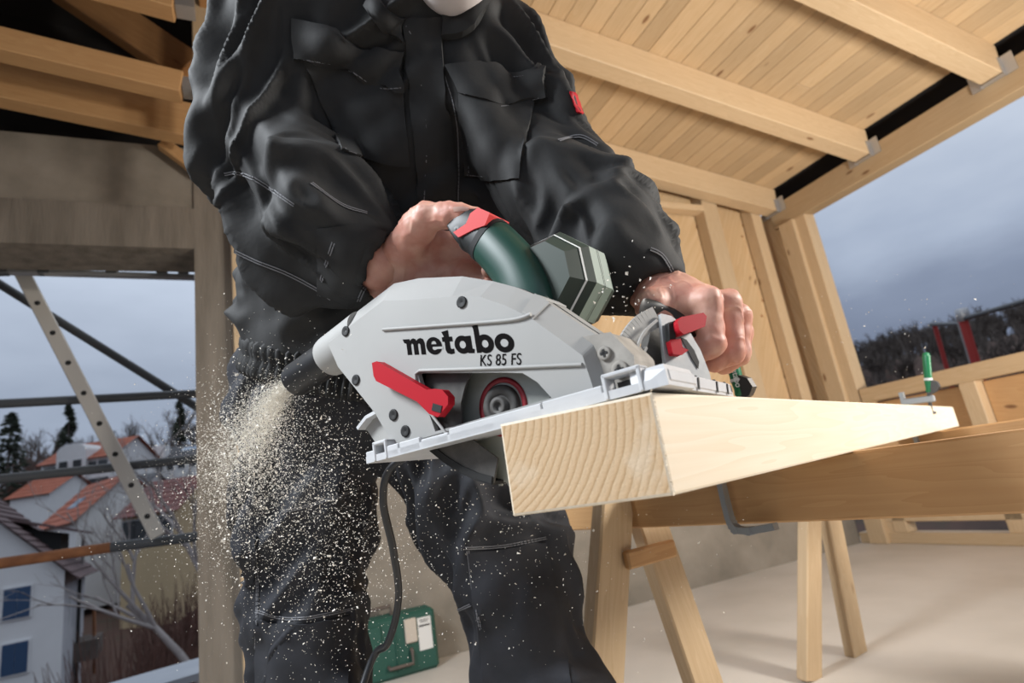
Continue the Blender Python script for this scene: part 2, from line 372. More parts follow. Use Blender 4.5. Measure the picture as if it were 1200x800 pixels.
# roof: boards, rafters in hangers, gap above the ledger
ce = empty('ceiling', (2, 1, 2.7), kind='structure')
rnd = random.Random(7); x = -.10; sl = math.atan(.15)
while x < XR-.02:
    w = rnd.choice((.105, .115, .12, .095)); x1 = min(x+w, XR+.0)
    if x1-x < .03: break
    xm = (x+x1)/2; z = roofz(xm)+.012
    ya, yb = -1.9, YW+.06; cut = rnd.uniform(.3, 2.4)
    segs = ((ya, cut-.0015), (cut+.0015, yb)) if rnd.random() < .45 else ((ya, yb),)
    for a, b in segs:
        timber('ceiling_board', (xm, a, z), (xm, b, z), (x1-x-.002)/math.cos(sl), .024, 'pine_board', ce, up=(.15,0,1), ch=.002)
    x = x1
mb = MB(); mb.bar((-.1,.55,roofz(-.1)+.045), (XR+.4,.55,roofz(XR+.4)+.045), 5.2, .02); mb.build('roof_membrane', 'roof_dark', ce)
mb = MB(); mb.bar((-3.2,.55,3.75), (-.1,.55,3.45), 5.4, .03); mb.build('roof_membrane', 'roof_dark', ce)
mb = MB(); mb.box((-1.66, YW+.27, 3.2), (3.1, .03, 1.2)); mb.build('dark_void_panel', 'roof_dark', ce)  # black panel stands in for the dark void behind the left rafters
def hanger(p, y0, y1, x, z, parent):
    h = MB()
    for y in (y0-.0025, y1+.0025): h.box((x-.018, y, z+.045), (.036, .004, .11))
    h.box((x-.018, (y0+y1)/2, z-.003), (.04, y1-y0+.01, .005))
    for yy in (y0-.03, y1+.03): h.box((x-.002, yy, z+.05), (.004, .055, .115))
    h.build('joist_hanger', 'galvanised', p)
for yc in (.54, 1.325, 2.105, 2.885):
    a = (.95 if yc > 1.9 else .6); a = -.10
    zr = lambda x: roofz(x)-.098
    r = timber('rafter', (a, yc, zr(a)), (XR-.004, yc, zr(XR-.004)), .11, .19, 'pine', ce)
    hanger(r, yc-.055, yc+.055, XR-.004, zr(XR)-.098, ce)
# trimmer post at the left edge of the boarded roof and the timbers over the window
timber('post', (-.155, 2.45, 2.2), (-.155, 2.45, 3.5), .06, .07, 'pine', ce, up=(1,0,0))
def px_timber(name, a, b, w, h, m, za, zb, parent, up=(0,0,1)):
    return timber(name, at(*a, za), at(*b, zb), w, h, m, parent, up)
def lrafter(y, z0, h, x0=-2.6, x1=-.23, m='pine_warm'):
    r = timber('rafter', (x0, y, z0+.14*(-.23-x0)), (x1, y, z0), .09, h, m, ce)
    k = MB(); k.box((x1+.035, y, z0), (.07, .075, h*.55)); k.build('steel_shoe', 'galvanised', r)
def zat(px, py, y): return ony(px, py, y)[2]
for y, t0, t1 in ((2.74, 127, 166), (2.45, 92, 116), (2.20, 2, 18)):
    z1 = ony(225, t1, y)[2]; z0 = ony(225, t0 if y > 2.7 else t0, y)[2]
    lrafter(y, (z0+z1)/2, max(.10, z0-z1))
d0, d1 = ony(70, -20, 2.75), ony(224, 84, 2.62)
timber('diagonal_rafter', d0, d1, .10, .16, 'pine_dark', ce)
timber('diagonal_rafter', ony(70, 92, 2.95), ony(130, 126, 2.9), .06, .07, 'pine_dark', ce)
timber('diagonal_rafter', ony(190, 168, 2.9), ony(240, 205, 2.9), .05, .06, 'pine_warm', ce)
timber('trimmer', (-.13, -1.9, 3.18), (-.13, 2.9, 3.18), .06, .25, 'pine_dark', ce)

# ---------------------------------------------------------------- outside, left: scaffold
YS = 3.72
sf = empty('scaffold', ony(120, 640, YS)*np.array([1,1,0]), label='steel scaffold tubes and a holed pale rail outside the open concrete window', cat='scaffold')
def tube_px(name, pts, r, m, y=YS, ext=(0,0)):
    P = [ony(*p, y) for p in pts]; d = P[-1]-P[0]
    P = [P[0]-d*ext[0]]+P[1:-1]+[P[-1]+d*ext[1]]
    return MB().tube(P, r, 12).build(name, m, sf)
tube_px('guard_rail', [(0,473),(232,461)], .024, 'tube_steel', ext=(1.5,1.2))
tube_px('guard_rail', [(0,561),(235,537)], .024, 'tube_steel', ext=(1.5,1.2))
t = tube_px('guard_rail', [(0,660),(130,641)], .027, 'tube_rust', ext=(1.5,0)); tag(t, 'rusty orange brown tube')
tube_px('guard_rail', [(130,641),(236,628)], .027, 'tube_steel', ext=(0,1.2))
tube_px('brace', [(0,333),(236,480)], .024, 'tube_steel', y=YS+.10, ext=(.6,.8))
a, b = ony(16, 300, YS-.08), ony(181, 620, YS-.08); a = a+(a-b)*.3; b2 = b+(b-a)*.02
al = timber('holed_rail', a, b2, .07, .035, 'alu_rail', sf, up=(0,-1,0))
L_ = float(np.linalg.norm(b2-a)); n = 12
for i in range(n):
    p = Vector(a)+(Vector(b2)-Vector(a))*((i+.35)/n); q = frame(b2-a, (0,-1,0))
    MB().lathe(p+q@Vector((0,0,.017)), q@Vector((0,0,1)), [(.014,0),(.013,.0015),(0,.0015)], 12).build('rung_hole', 'cavity_black', al)
lo = MB(); P0, P1 = ony(0, 318, YW+.36), ony(228, 325, YW+.36); d = P1-P0
lo.bar(P0-d*1.5, P1+d*.0, .04, .022); up = MB(); Q0, Q1 = ony(0, 300, YW+.36), ony(228, 309, YW+.36); up.bar(Q0-d*1.5, Q1, .05, .035)
lo.build('ledger_bar', 'galvanised', sf); up.build('ledger_bar', 'tube_steel', sf)
for px in (3, 52, 131, 190, 215): timber('ledger_block', ony(px, 300, YW+.36), ony(px, 322, YW+.36), .05, .045, 'tube_steel', sf, up=(0,1,0))
P = [onz(118, 803, -.25), onz(238, 769, -.25)]; dd = P[1]-P[0]; nn = np.array([dd[1], -dd[0], 0]); nn /= np.linalg.norm(nn); P0, P1 = P[0]-dd*3, P[1]+dd*2
dk = MB(); dk.prism([P0, P1, P1+nn*.62, P0+nn*.62], (0,0,-.05)); dk.build('deck_plank', 'deck_grey', sf)

# ---------------------------------------------------------------- outside: ground and hill
def ground(d): return float(np.interp(d, [0, 5, 31, 52, 63, 88, 120, 170, 280], [-8, -8, -7.6, -3.6, -1.6, 5.2, 12.5, 18, 20]))
g = MB(); ang = np.linspace(-math.pi, math.pi, 97); rad = [4.6, 12, 24, 31, 38, 45, 52, 58, 63, 72, 80, 88, 100, 120, 145, 170, 220, 280]
V = [(r*math.sin(a), r*math.cos(a), ground(r)-.3+.3*math.sin(a*9+r)) for r in rad for a in ang]; m_ = len(ang)
g.add(V, [(i*m_+k, i*m_+k+1, (i+1)*m_+k+1, (i+1)*m_+k) for i in range(len(rad)-1) for k in range(m_-1)], 0, True)
g.build('ground', 'hill_earth', kind='structure')

# ---------------------------------------------------------------- outside: houses
def rows_roof(mb, A, B, C, D, n, t=.06, mi=0):
    """stepped tile courses: A-B eave, D-C ridge"""
    A, B, C, D = map(Vector, (A, B, C, D)); nor = (B-A).cross(D-A).normalized()
    if nor.z < 0: nor = -nor
    for i in range(n):
        u, v = i/n, (i+1.04)/n
        a, b, c, d = A.lerp(D, u), B.lerp(C, u), B.lerp(C, v), A.lerp(D, v)
        mb.add([a, b, c, d, a+nor*t, b+nor*t, c+nor*t*.15, d+nor*t*.15], [(4,5,6,7), (0,1,5,4), (1,2,6,5), (0,4,7,3)], mi)
def house(name, label, pL, pR, z, base_z, ridge_h, depth, wall, roof, zr=None, gable='side', courses=5, over=.4, wins=(), skyl=(), dark='window_dark'):
    """front wall eave from pixel pL at depth z to pixel pR at depth zr; the rest follows from real sizes"""
    A = at(*pL, z); B = at(*pR, zr or z); ez = (A[2]+B[2])/2; A = np.array([A[0],A[1],ez]); B = np.array([B[0],B[1],ez])
    x = nrm(B-A); nb = np.array([-x[1], x[0], 0]);                    # away from the lens
    if nb@(A-CO) < 0: nb = -nb
    W = np.linalg.norm(B-A); root = empty(name, (*((A+B)/2+nb*depth/2)[:2], base_z), label=label, cat='house')
    P = lambda a, b, c: A + x*a + nb*b + np.array([0,0,c])
    q = MB()
    if gable == 'side':
        s = [P(0,0,base_z-ez), P(0,0,0), P(0,depth/2,ridge_h), P(0,depth,0), P(0,depth,base_z-ez)]
        q.prism(s, x*W)
    else:
        s = [P(0,0,base_z-ez), P(0,0,0), P(W/2,0,ridge_h), P(W,0,0), P(W,0,base_z-ez)]
        q.prism(s, nb*depth)
    q.build('wall', wall, root)
    for side in (0, 1):
        r = MB(); e = over
        if gable == 'side':
            k = ridge_h/(depth/2); y0 = -e if side == 0 else depth+e
            rows_roof(r, P(-e,y0,-e*k+.03), P(W+e,y0,-e*k+.03), P(W+e,depth/2,ridge_h+.03), P(-e,depth/2,ridge_h+.03), courses)
        else:
            k = ridge_h/(W/2); x0 = -e if side == 0 else W+e
            rows_roof(r, P(x0,-e,-e*k+.03), P(x0,depth+e,-e*k+.03), P(W/2,depth+e,ridge_h+.03), P(W/2,-e,ridge_h+.03), courses)
        r.build('roof', roof, root)
    R = Matrix((Vector(x), Vector(nb), Vector((0,0,1)))).transposed()
    for (a, c, w, h) in wins:
        f = MB().box(P(a*W, -.03, c), (w+.14, .10, h+.14), R).build('window', 'render_white', root)
        MB().box(P(a*W, -.07, c), (w, .06, h), R).build('pane', dark, f)
    if gable == 'side':
        sl_ = math.atan2(ridge_h, depth/2)
        for (a, t) in skyl:
            R2 = frame(x, np.cross(x, np.array([0,0,0])+nb*math.cos(sl_)+np.array([0,0,1])*math.sin(sl_)))
            MB().box(P(a*W, depth/2*t, ridge_h*t+.08), (1.5, 1.1, .12), R2).build('skylight', 'window_glass', root)
    return root, P, W, R
# far villa, row houses, mid houses
v, P, W, R = house('villa', 'white villa with red roof and curved gable on the far hillside', (50,541), (131,534), 72, 5.5, 2.6, 9, 'render_white', 'tile_red', over=.5,
    wins=[(.10,-1.2,1.2,1.2),(.22,-1.2,1.0,1.2),(.72,-1.2,1.2,1.2),(.88,-1.2,1.2,1.2),(.12,-3.4,1.4,1.3),(.75,-3.4,1.4,1.3),(.9,-3.4,1.2,1.3)], skyl=[(.22,.35)])
cg = MB(); pts = [P(W*.26,-.7,-5), P(W*.26,-.7,.9)]+[P(W*(.47-.21*math.cos(a)), -.7, .9+1.0*math.sin(a)) for a in np.linspace(.15, math.pi-.15, 10)]+[P(W*.68,-.7,.9), P(W*.68,-.7,-5)]
cg.prism(pts, Vector(P(0,4,0)-P(0,0,0))); cg.build('curved_gable', 'render_white', v)
for a, c in ((.37,-.8),(.57,-.8),(.37,-3.0),(.57,-3.0)):
    f = MB().box(P(W*a,-.72,c), (1.25,.1,1.35), R).build('window', 'render_white', v); MB().box(P(W*a,-.78,c), (1.05,.06,1.15), R).build('pane', 'window_dark', f)
for a in (.52, .62): MB().box(P(W*a, 4.4, 3.0), (.7,.7,1.5), R).build('chimney', 'tile_dark', v)
v, P, W, R = house('terrace_house', 'white terrace of houses with dark glazed roofs behind the bare trees', (146,541), (239,531), 84, 6.0, 1.8, 6, 'render_white', 'tile_dark',
    wins=[(.06,-1.2,1.0,1.4),(.16,-1.2,1.0,1.4),(.30,-1.2,1.0,1.4),(.44,-1.2,1.0,1.4),(.58,-1.2,1.0,1.4),(.72,-1.2,1.0,1.4),(.86,-1.2,1.0,1.4)], skyl=[(.08,.5),(.2,.5),(.72,.5),(.86,.5)])
MB().box(P(W*.42,.2,.8), (2.6,1.2,1.9), R).build('dormer', 'render_white', v)
v, P, W, R = house('red_roof_house', 'small orange red roofed house left of the gabled red house', (12,582), (58,577), 62, 2.0, 2.0, 7, 'render_white', 'tile_red', skyl=())
v, P, W, R = house('gabled_house', 'red roofed house with white gable end behind the brown tiled roof', (48,611), (90,613), 46, -3, 3.0, 6.5, 'render_white', 'tile_red', zr=42, courses=7, skyl=[(.42,.42)])
v, P, W, R = house('grey_roof_house', 'white house with dark grey roof and balconies beside the holed rail', (102,589), (152,583), 56, -1.5, 2.4, 8, 'render_white', 'tile_dark',
    wins=[(.16,-1.0,1.2,1.2),(.42,-1.0,1.2,1.2),(.68,-1.0,1.2,1.2),(.2,-3.0,1.2,1.1),(.6,-3.0,1.2,1.1)], skyl=[(.38,.45),(.80,.45)])
MB().box(P(W*.35,-.5,-2.0), (3.6,1.0,.5), R).build('balcony', 'render_white', v)
v, P, W, R = house('cream_house', 'yellowish house with maroon roof behind pale bare branches', (143,600), (205,599), 40, -4.5, 2.4, 8, 'render_cream', 'tile_maroon', courses=7,
    wins=[(.15,-1.1,.9,1.3),(.35,-1.1,.9,1.3),(.58,-1.1,.9,1.3),(.82,-1.1,.9,1.3)])
# near white house: ridge runs away, gable towards us, blue shutters
Z0 = 25.5
cr = at(76, 668, Z0); rd = ray(192, 630); rd[2] = 0; rd = nrm(rd); gd = np.array([-rd[1], rd[0], 0])
if gd@np.array([1,0,0]) > 0: gd = -gd
GW, RL, RH, GB = 9.0, 8.2, 4.6, -8.0
nh = empty('white_house', (*(cr+gd*GW/2+rd*RL/2)[:2], -7.0), label='big white house with brown tiled roof and closed blue shutters, nearest outside', cat='house')
P = lambda a, b, c: cr + gd*a + rd*b + np.array([0,0,c])
q = MB(); q.prism([P(0,0,-8), P(0,0,0), P(GW/2,0,RH), P(GW,0,0), P(GW,0,-8)], rd*.25); q.build('gable_wall', 'render_white', nh)
q = MB(); q.prism([P(0,.25,-8), P(GW,.25,-8), P(GW,RL,-8), P(0,RL,-8)], (0,0,8)); q.prism([P(0,.25,0), P(GW/2,.25,RH), P(GW,.25,0)], rd*(RL-.25)); q.build('wall', 'render_white_shaded', nh)  # same white house, its shaded side painted grey
k = RH/(GW/2); e = .55
for side in (0, 1):
    n = 16; x0 = -e if side == 0 else GW+e
    A, B, C, D = [Vector(p) for p in (P(x0,-.35,-e*k+.1), P(x0,RL+.4,-e*k+.1), P(GW/2,RL+.4,RH+.1), P(GW/2,-.35,RH+.1))]
    for i in range(n):
        r = MB(); u0, u1 = i/n, (i+1)/n
        rows_roof(r, A.lerp(D,u0), B.lerp(C,u0), B.lerp(C,u1), A.lerp(D,u1), 1, .07); r.build('tile_course', 'tile_brown', nh)
R = Matrix((Vector(gd), Vector(rd), Vector((0,0,1)))).transposed()
for py, (xa, xb) in ((706,(5,35)), (771,(3,32))):
    a = onpl(xa, py-15, cr, rd); b = onpl(xb, py+15, cr, rd); c = (a+b)/2
    f = MB().box(c-rd*.03, (abs((b-a)@gd)+.14, .10, abs(b[2]-a[2])+.12), R).build('window', 'render_white', nh)
    for s in (-1, 1): MB().box(c-rd*.07+gd*s*abs((b-a)@gd)*.25, (abs((b-a)@gd)*.49, .07, abs(b[2]-a[2])), R).build('shutter', 'shutter_blue', f)
# dormer on the slope facing us
q = MB(); q.prism([P(.55,3.0,.2), P(.55,3.0,1.75), P(2.4,3.0,2.3)], rd*3.0); q.build('dormer_wall', 'cavity_black', nh)
q = MB(); q.prism([P(-.45,2.4,1.55), P(-.45,6.6,1.55), P(2.9,6.6,2.75), P(2.9,2.4,2.75)], (0,0,.12)); q.build('dormer_roof', 'tile_brown', nh)
MB().bar(P(-.05,6.2,-.3), P(-.05,6.2,1.5), .14, .14, (1,0,0)).build('dormer_post', 'bark_pale', nh)
MB().bar(P(-.15,4.2,-8), P(-.15,4.2,-.6), .14, .14, (1,0,0)).build('balcony_post', 'cavity_black', nh)
MB().box(P(-.5,5.4,-4.0), (1.0,2.6,.9), R).build('balcony', 'bark', nh)
MB().bar(P(-.7,5.2,-2.2), P(-.7,6.4,-5.4), .3, .1, (1,0,0)).build('stair_stringer', 'tube_rust', nh)

# ---------------------------------------------------------------- outside: trees
def branch_tree(mb, base, h, seed, r0=.16, levels=5, spread=.5, lean=(0,0,0), kids=(2,4), trunk=.3):
    rn = random.Random(seed)
    def grow(p, d, L, r, lv):
        n = 3 if lv > 1 else 2; pts = [p]; q = p.copy(); dd = d.copy()
        for i in range(n):
            dd = (dd+Vector((rn.gauss(0,.10), rn.gauss(0,.10), rn.gauss(.03,.06)))).normalized(); q = q+dd*(L/n); pts.append(q.copy())
        mb.tube(pts, [r*(1-.45*i/n) for i in range(n+1)], 5 if lv >= levels-1 else 3, cap=False)
        if lv <= 0: return
        for j in range(rn.randint(*kids)+(2 if lv == levels else 0)):
            t = rn.uniform(.45, 1.0); b = pts[min(n, int(t*n))].lerp(pts[min(n, int(t*n)+1)], t*n % 1)
            o = dd.orthogonal().normalized(); o.rotate(Matrix.Rotation(rn.uniform(0, 6.28), 3, dd))
            nd = (dd+o*rn.uniform(.35, 1.0)*spread*1.5+Vector((0,0,.12))).normalized()
            grow(b, nd, L*rn.uniform(.55, .8), r*.52, lv-1)
    grow(Vector(base), (Vector((0,0,1))+Vector(lean)).normalized(), h*trunk, r0, levels)
def gpoint(px, z):
    p = at(px, 560, z); d = math.hypot(p[0], p[1]); return (p[0], p[1], ground(d)-.2)
tl = ['slim bare tree left of the tall dark pine', 'bare tree standing behind the red roof of the white villa', 'round bare tree just right of the holed rail', 'low bare tree behind the white terrace',
      'tall dense bare tree against the sky near the concrete column', 'bare tree beside the concrete column edge', 'bare tree at the far left by the dark evergreen', 'thin bare tree between the pine and the villa chimneys']
for i, (px, z, h, lv) in enumerate(((59,100,17,5),(100,99,12,5),(143,97,14,5),(165,99,10,5),(196,97,18,5),(229,103,16,5),(34,95,12,5),(92,104,12,5))):
    t = MB(); branch_tree(t, gpoint(px, z), h*.95, 20+i, .42 if h > 12 else .30, lv, .45); t.build('bare_tree', 'bark', label=tl[i], cat='tree', group='bare trees on the hill')
t = MB()
for i in range(46):
    px = -90+i*8.6; branch_tree(t, gpoint(px, 118+i*7 % 14), 7+i*37 % 5, 60+i, .26, 3, .5, kids=(3,4), trunk=.4)
t.build('hilltop_wood', 'bark', label='hazy bare wood along the hilltop behind the villa', cat='wood', kind='stuff')
def fir(px, z, h, w, seed, label, lift=.1, wisp=False):
    b = Vector(gpoint(px, z)); rn = random.Random(seed); root = empty('evergreen_tree', b, label=label, cat='tree')
    MB().tube([b, b+Vector((0,0,h*.96))], [.22,.05], 6).build('trunk', 'bark', root)
    f = MB()
    for i in range(900):
        t = rn.uniform(lift, 1.0); a = rn.uniform(0, 6.28)
        if wisp and math.sin(t*17+a) < -.1: continue
        rr = w*(1-t)**.75*rn.uniform(.25, 1.0)+.1; p = b+Vector((math.cos(a)*rr, math.sin(a)*rr, h*t-rr*.25)); s = rn.uniform(.25,.6)
        d = Vector((math.cos(a), math.sin(a), rn.uniform(-.5,.2)))*s; e = Vector((-math.sin(a), math.cos(a), rn.uniform(-.3,.3)))*s*.5
        f.add([p-d*.3+e, p-d*.3-e, p+d, p+Vector((0,0,s*.4))], [(0,1,2),(0,3,2),(1,3,2),(0,1,3)])
    f.build('foliage', 'evergreen', root, kind='stuff')
fir(8, 66, 13.0, 3.2, 1, 'dark evergreen tree at the far left above the villa')
fir(78, 84, 13.5, 2.2, 2, 'tall dark pine with a ragged crown left of the holed rail', .55, True)
fir(211, 92, 13.5, 1.6, 3, 'dark pine standing beside the tall dense bare tree', .5, True)
fir(112, 63, 4.5, 1.6, 5, 'low dark evergreen bush below the villa right corner', .05)
def bush(name, p, w, h, n, m, label, seed):
    rn = random.Random(seed); mb = MB()
    for i in range(n):
        a = rn.uniform(0,6.28); r = w*math.sqrt(rn.random()); b = Vector(p)+Vector((math.cos(a)*r*.6, math.sin(a)*r*.6, 0)); t = Vector(p)+Vector((math.cos(a)*r, math.sin(a)*r, h*rn.uniform(.4,1)*(1-.4*(r/w)**2)))
        mb.tube([b, b.lerp(t,.6)+Vector((rn.gauss(0,.2),rn.gauss(0,.2),0)), t], [.035,.02,.008], 3, cap=False)
    return mb.build(name, m, label=label, cat='bush')
bush('red_bush', gpoint(34, 78), 3.6, 8.5, 500, 'twig_red', 'reddish brown bare bush under the dark evergreen at far left', 3)
bush('red_bush', (*at(170, 740, 20)[:2], -7), 4.0, 6.0, 700, 'twig_red', 'large dark red thicket below the pale branches', 4)
bush("red_bush", (*at(226, 690, 31)[:2], -7), 3.2, 6.5, 600, 'twig_red', 'dark red brown thicket against the concrete column', 5)
for i, (px, py, z, h, lean) in enumerate(((236,800,13.0,7.2,(-.75,.0,.25)), (250,700,15,6.5,(-.7,.1,.5)))):
    t = MB(); b = at(px, py, z); branch_tree(t, b, h, 90+i, .10, 5, .55, lean, kids=(2,3), trunk=.34)
    t.build('pale_tree', 'bark_pale', label=('pale bare branches reaching left across the red thicket', 'pale bare branches in front of the cream house')[i], cat='tree')
# wooded ridge seen through the right hand opening
fr = MB(); rn = random.Random(11)
for i in range(190):
    px = rn.uniform(960, 1330); z = 58+92*(i/190)**.8; p = at(px, 450, z); d = math.hypot(p[0], p[1])
    branch_tree(fr, (p[0], p[1], ground(d)-1), rn.uniform(5.0, 7.5), 300+i, .35, 4, .5, kids=(3,4), trunk=.42)
fr.build('forest', 'bark', label='dark wooded ridge under the storm cloud beyond the right opening', cat='forest', kind='stuff')
# guard rail outside the right hand opening
gr = empty('guard_rail', (*at(1140, 430, 6.4)[:2], 0), label='red and grey scaffold guard rail outside the right opening', cat='guard rail')
Z = 6.4
p0, p1 = at(1095,380,Z+.9), at(1112,440,Z+.9); MB().tube([p0, p0+(p1-p0)*2.2], .026, 10).build('post', 'tube_red', gr)
p0, p1 = at(1126,366,Z), at(1147,436,Z); MB().tube([p0, p0+(p1-p0)*2.2], .045, 12).build('post', 'tube_red', gr)
p0, p1 = at(1122,370,Z+.05), at(1142,436,Z+.05); MB().tube([p0, p0+(p1-p0)*2.2], .025, 12).build('post', 'galvanised', gr)
MB().tube([at(1091,380,Z+.9), at(1128,379,Z)], .024, 10).build('rail', 'tube_steel', gr)
MB().tube([at(1127,374,Z), at(1260,336,Z-1.6)], .026, 10).build('rail', 'tube_steel', gr)
MB().lathe(at(1126,362,Z), (0,0,-1), [(.06,0),(.065,.02),(.065,.10),(.05,.14)], 12).build('coupler', 'galvanised', gr)

# ================================================================ saw frame: f forward, s sideways away from the lens, u up
_v = ray(-400, 720); _v[2] = 0; EF = -nrm(_v); ES = nrm([-EF[1], EF[0], 0]); EF = nrm(EF+np.array([0,0,.026])); EU = np.cross(EF, ES)
ZT = CAMH + (at(776,455,.44)[2]-CAMH)
OS = onz(776, 455, ZT)
def W3(f, s, u): return OS + EF*f + ES*s + EU*u
def S2(px, py, s): 
    d = onpl(px, py, OS+ES*s, ES)-OS; return (float(d@EF), float(s), float(d@EU))
def F2(px, py, f):
    d = onpl(px, py, OS+EF*f, EF)-OS; return (float(f), float(d@ES), float(d@EU))

# ---------------------------------------------------------------- the beam being cut (with the kerf of the blade)
ZW = ZT-.0030; ZB = ZT-.0785
bd = ray(1200, 480); bd[2] = 0; bd = nrm(bd); bn = np.array([bd[1], -bd[0], 0])
TR, TL = onz(764,459,ZW), onz(585,497,ZW); BL_ = 2.42
FRr, FLl = TR+bd*BL_, TL+bd*(BL_-.03)
def on_line(p, s):                               # point of the line p + t*bd at saw sideways s
    t = (s-(p-OS)@ES)/(bd@ES); return p+bd*t
k0, k1 = on_line(TL, .0315), on_line(TL, .0275)
e0 = OS+EF*-.095+ES*.0315; e1 = OS+EF*-.095+ES*.0275; e0[2] = e1[2] = ZW
plan = [TR, FRr, FLl, k0, e0, e1, k1, TL]
bxw = Matrix.Translation(Vector(TR)) @ frame(bd).to_4x4()
bm = bmesh.new(); top = [bm.verts.new(Vector(p)) for p in plan]; bot = [bm.verts.new(Vector(p)-Vector((0,0,ZW-ZB))) for p in plan]
bm.faces.new(top); bm.faces.new(bot[::-1])
for i in range(len(plan)):
    f = bm.faces.new((top[i], bot[i], bot[(i+1)%8], top[(i+1)%8])); f.material_index = 1 if i == 7 else 0
bm.faces.ensure_lookup_table()
bmesh.ops.recalc_face_normals(bm, faces=bm.faces[:])
ed = [e for e in bm.edges if (e.verts[0] in (top[0], top[1], bot[0], bot[1], top[7], bot[7]) and e.verts[1] in (top[0], top[1], bot[0], bot[1], top[7], bot[7]))]
bmesh.ops.bevel(bm, geom=ed, offset=.0022, segments=2, affect='EDGES', profile=.5)
me = bpy.data.meshes.new('timber_beam'); bmesh.ops.transform(bm, matrix=bxw.inverted(), verts=bm.verts[:]); bm.to_mesh(me); bm.free()
me.materials.append(M['pine_white']); me.materials.append(M['end_grain'])
beam = link('timber_beam', me, None, bxw, 'pale square timber beam with rough end grain, lying on the sawhorses under the saw', 'beam')
# splinters torn out along the cut edge
sp = MB(); rn = random.Random(5)
for i in range(70):
    z = rn.uniform(ZB, ZT); p = TR*1; p[2] = z; p = p+bn*.0005-bd*rn.uniform(0,.002); L_ = rn.uniform(.001,.0045); d = bn*rn.uniform(.1,.6)-bd*rn.uniform(.3,1)+np.array([0,0,rn.uniform(-.5,.5)])
    d = nrm(d)*L_; e = np.array([0,0,.0006]); sp.add([p-e, p+e, p+bn*.0006+d*.5, p+d], [(0,1,3),(0,3,2),(1,2,3)])
sp.build('splinters', 'pine_white', beam, kind='stuff')

# ---------------------------------------------------------------- sawhorses
rd_ = ray(165, 668); rd_[2] = 0; rd_ = nrm(rd_); ro = np.array([rd_[1], -rd_[0], 0])
if ro@ES < 0: ro = -ro                            # away from the lens
def sawhorse(label, P0, t0, t1, ends, h=.095, splay=(-.24,.20)):
    """P0 on the near top edge of the rail, rail from t0 to t1 along rd_; ends: (t, splay along the rail)"""
    mid = P0+rd_*(t0+t1)/2
    root = empty('sawhorse', (mid[0], mid[1], 0), label=label, cat='sawhorse', group='sawhorses')
    c = lambda t, o, z: P0*np.array([1,1,0])+rd_*t+ro*o+np.array([0,0,z])
    timber('rail', c(t0,.024,ZB-h/2), c(t1,.024,ZB-h/2), .048, h, 'pine_warm', root, ch=.003)
    for t, sp_ in ends:
        for o0, o1 in ((-.022,splay[0]), (.070,splay[1])):
            timber('leg', c(t+(.03 if o0>0 else 0), o0, ZB-.005-(.0 if o0<0 else .02)), c(t+sp_, o1, .0), .038, .085, 'pine', root, up=ro)
        timber('spreader', c(t+sp_*.2-.03, -.05, ZB-.15), c(t+sp_*.2-.03, .09, ZB-.15), .018, .035, 'pine_warm', root)
    return root
R1 = onz(980, 532, ZB)
sawhorse('wooden sawhorse nearest the camera, carrying the sawn end of the beam', R1, -.52, .70, ((.475, .03), (-.45, -.05)))
E2, D2 = onz(985, 752, 0), onz(965, 818, 0); m2 = (E2+D2)/2-rd_*.10+ro*.06
sawhorse('farther wooden sawhorse under the far end of the beam', m2, -1.0, .08, ((.0, .10), (-.92, -.10)), splay=(-.20,.09))

# ---------------------------------------------------------------- screw clamps
def screw_clamp(label, P, x, zlo, zhi, reach, hl, tilt=(0,0)):
    root = empty('screw_clamp', (P[0], P[1], zlo), label=label, cat='clamp', group='screw clamps')
    q = lambda a, z: np.array([P[0], P[1], 0])+x*a+np.array([0,0,z]); y = np.cross(x, [0,0,1])
    fr_ = MB(); pts = [q(0,zhi+.03)]+[q(0,zlo+.045)]+[q(.012*(1-math.cos(a)) , zlo+.03-.03*math.sin(a)) for a in np.linspace(.2,1.4,5)]+[q(.035,zlo-.002), q(reach,zlo+.004)]
    for i in range(len(pts)-1): fr_.bar(pts[i], pts[i+1], .011, .013, y)
    for p in pts[1:-1]: fr_.box(p, (.013,.011,.013))
    fr_.build('clamp_bar', 'clamp_grey', root)
    MB().bar(q(-.008,zhi), q(reach+.008,zhi-.006), .014, .020, (0,0,1), ch=.003).build('sliding_arm', 'clamp_grey', root)
    t = np.array([tilt[0]*x[0], tilt[0]*x[1], 1.0]); t = nrm(t)
    b = q(reach-.004, zhi)
    MB().tube([b-t*.045, b+t*.02], .005, 10).build('screw', 'dark_steel', root)
    MB().lathe(b-t*.05, t, [(.0,0),(.013,.001),(.013,.006),(.006,.010)], 14).build('pressure_pad', 'dark_steel', root)
    g = MB(); g.lathe(b+t*.014, t, [(.007,0),(.0095,.004),(.0085,.012),(.0105,.03),(.0105,hl-.012),(.0085,hl-.003),(0,hl)], 12); hd = g.build('handle', 'clamp_green', root)
    MB().lathe(b+t*.014, t, [(.0112,hl*.30),(.0112,hl*.36)], 12, cap=False).build('handle_band', 'white_line', hd)
    w_ = MB(); u = x; 
    pol = [b+t*.004+u*(-.004), b+t*.012+u*.02, b+t*.024+u*.030, b+t*.040+u*.024, b+t*.05+u*.008, b+t*.03-u*.004]
    w_.prism([p-y*.006 for p in pol], y*.012); w_.build('jaw_bracket', 'dark_steel', root)
    return root, b, t, y
pc = R1+rd_*.20-ro*.022
c1 = screw_clamp('green handled screw clamp gripping the beam just behind the left hand', pc, -rd_, ZB-.101, ZT+.022, .085, .085)
pc2 = m2+rd_*-.34-ro*.022
c2 = screw_clamp('green handled screw clamp at the far end of the beam', pc2, -rd_, ZB-.118, ZT+.022, .075, .12, (.22,0))

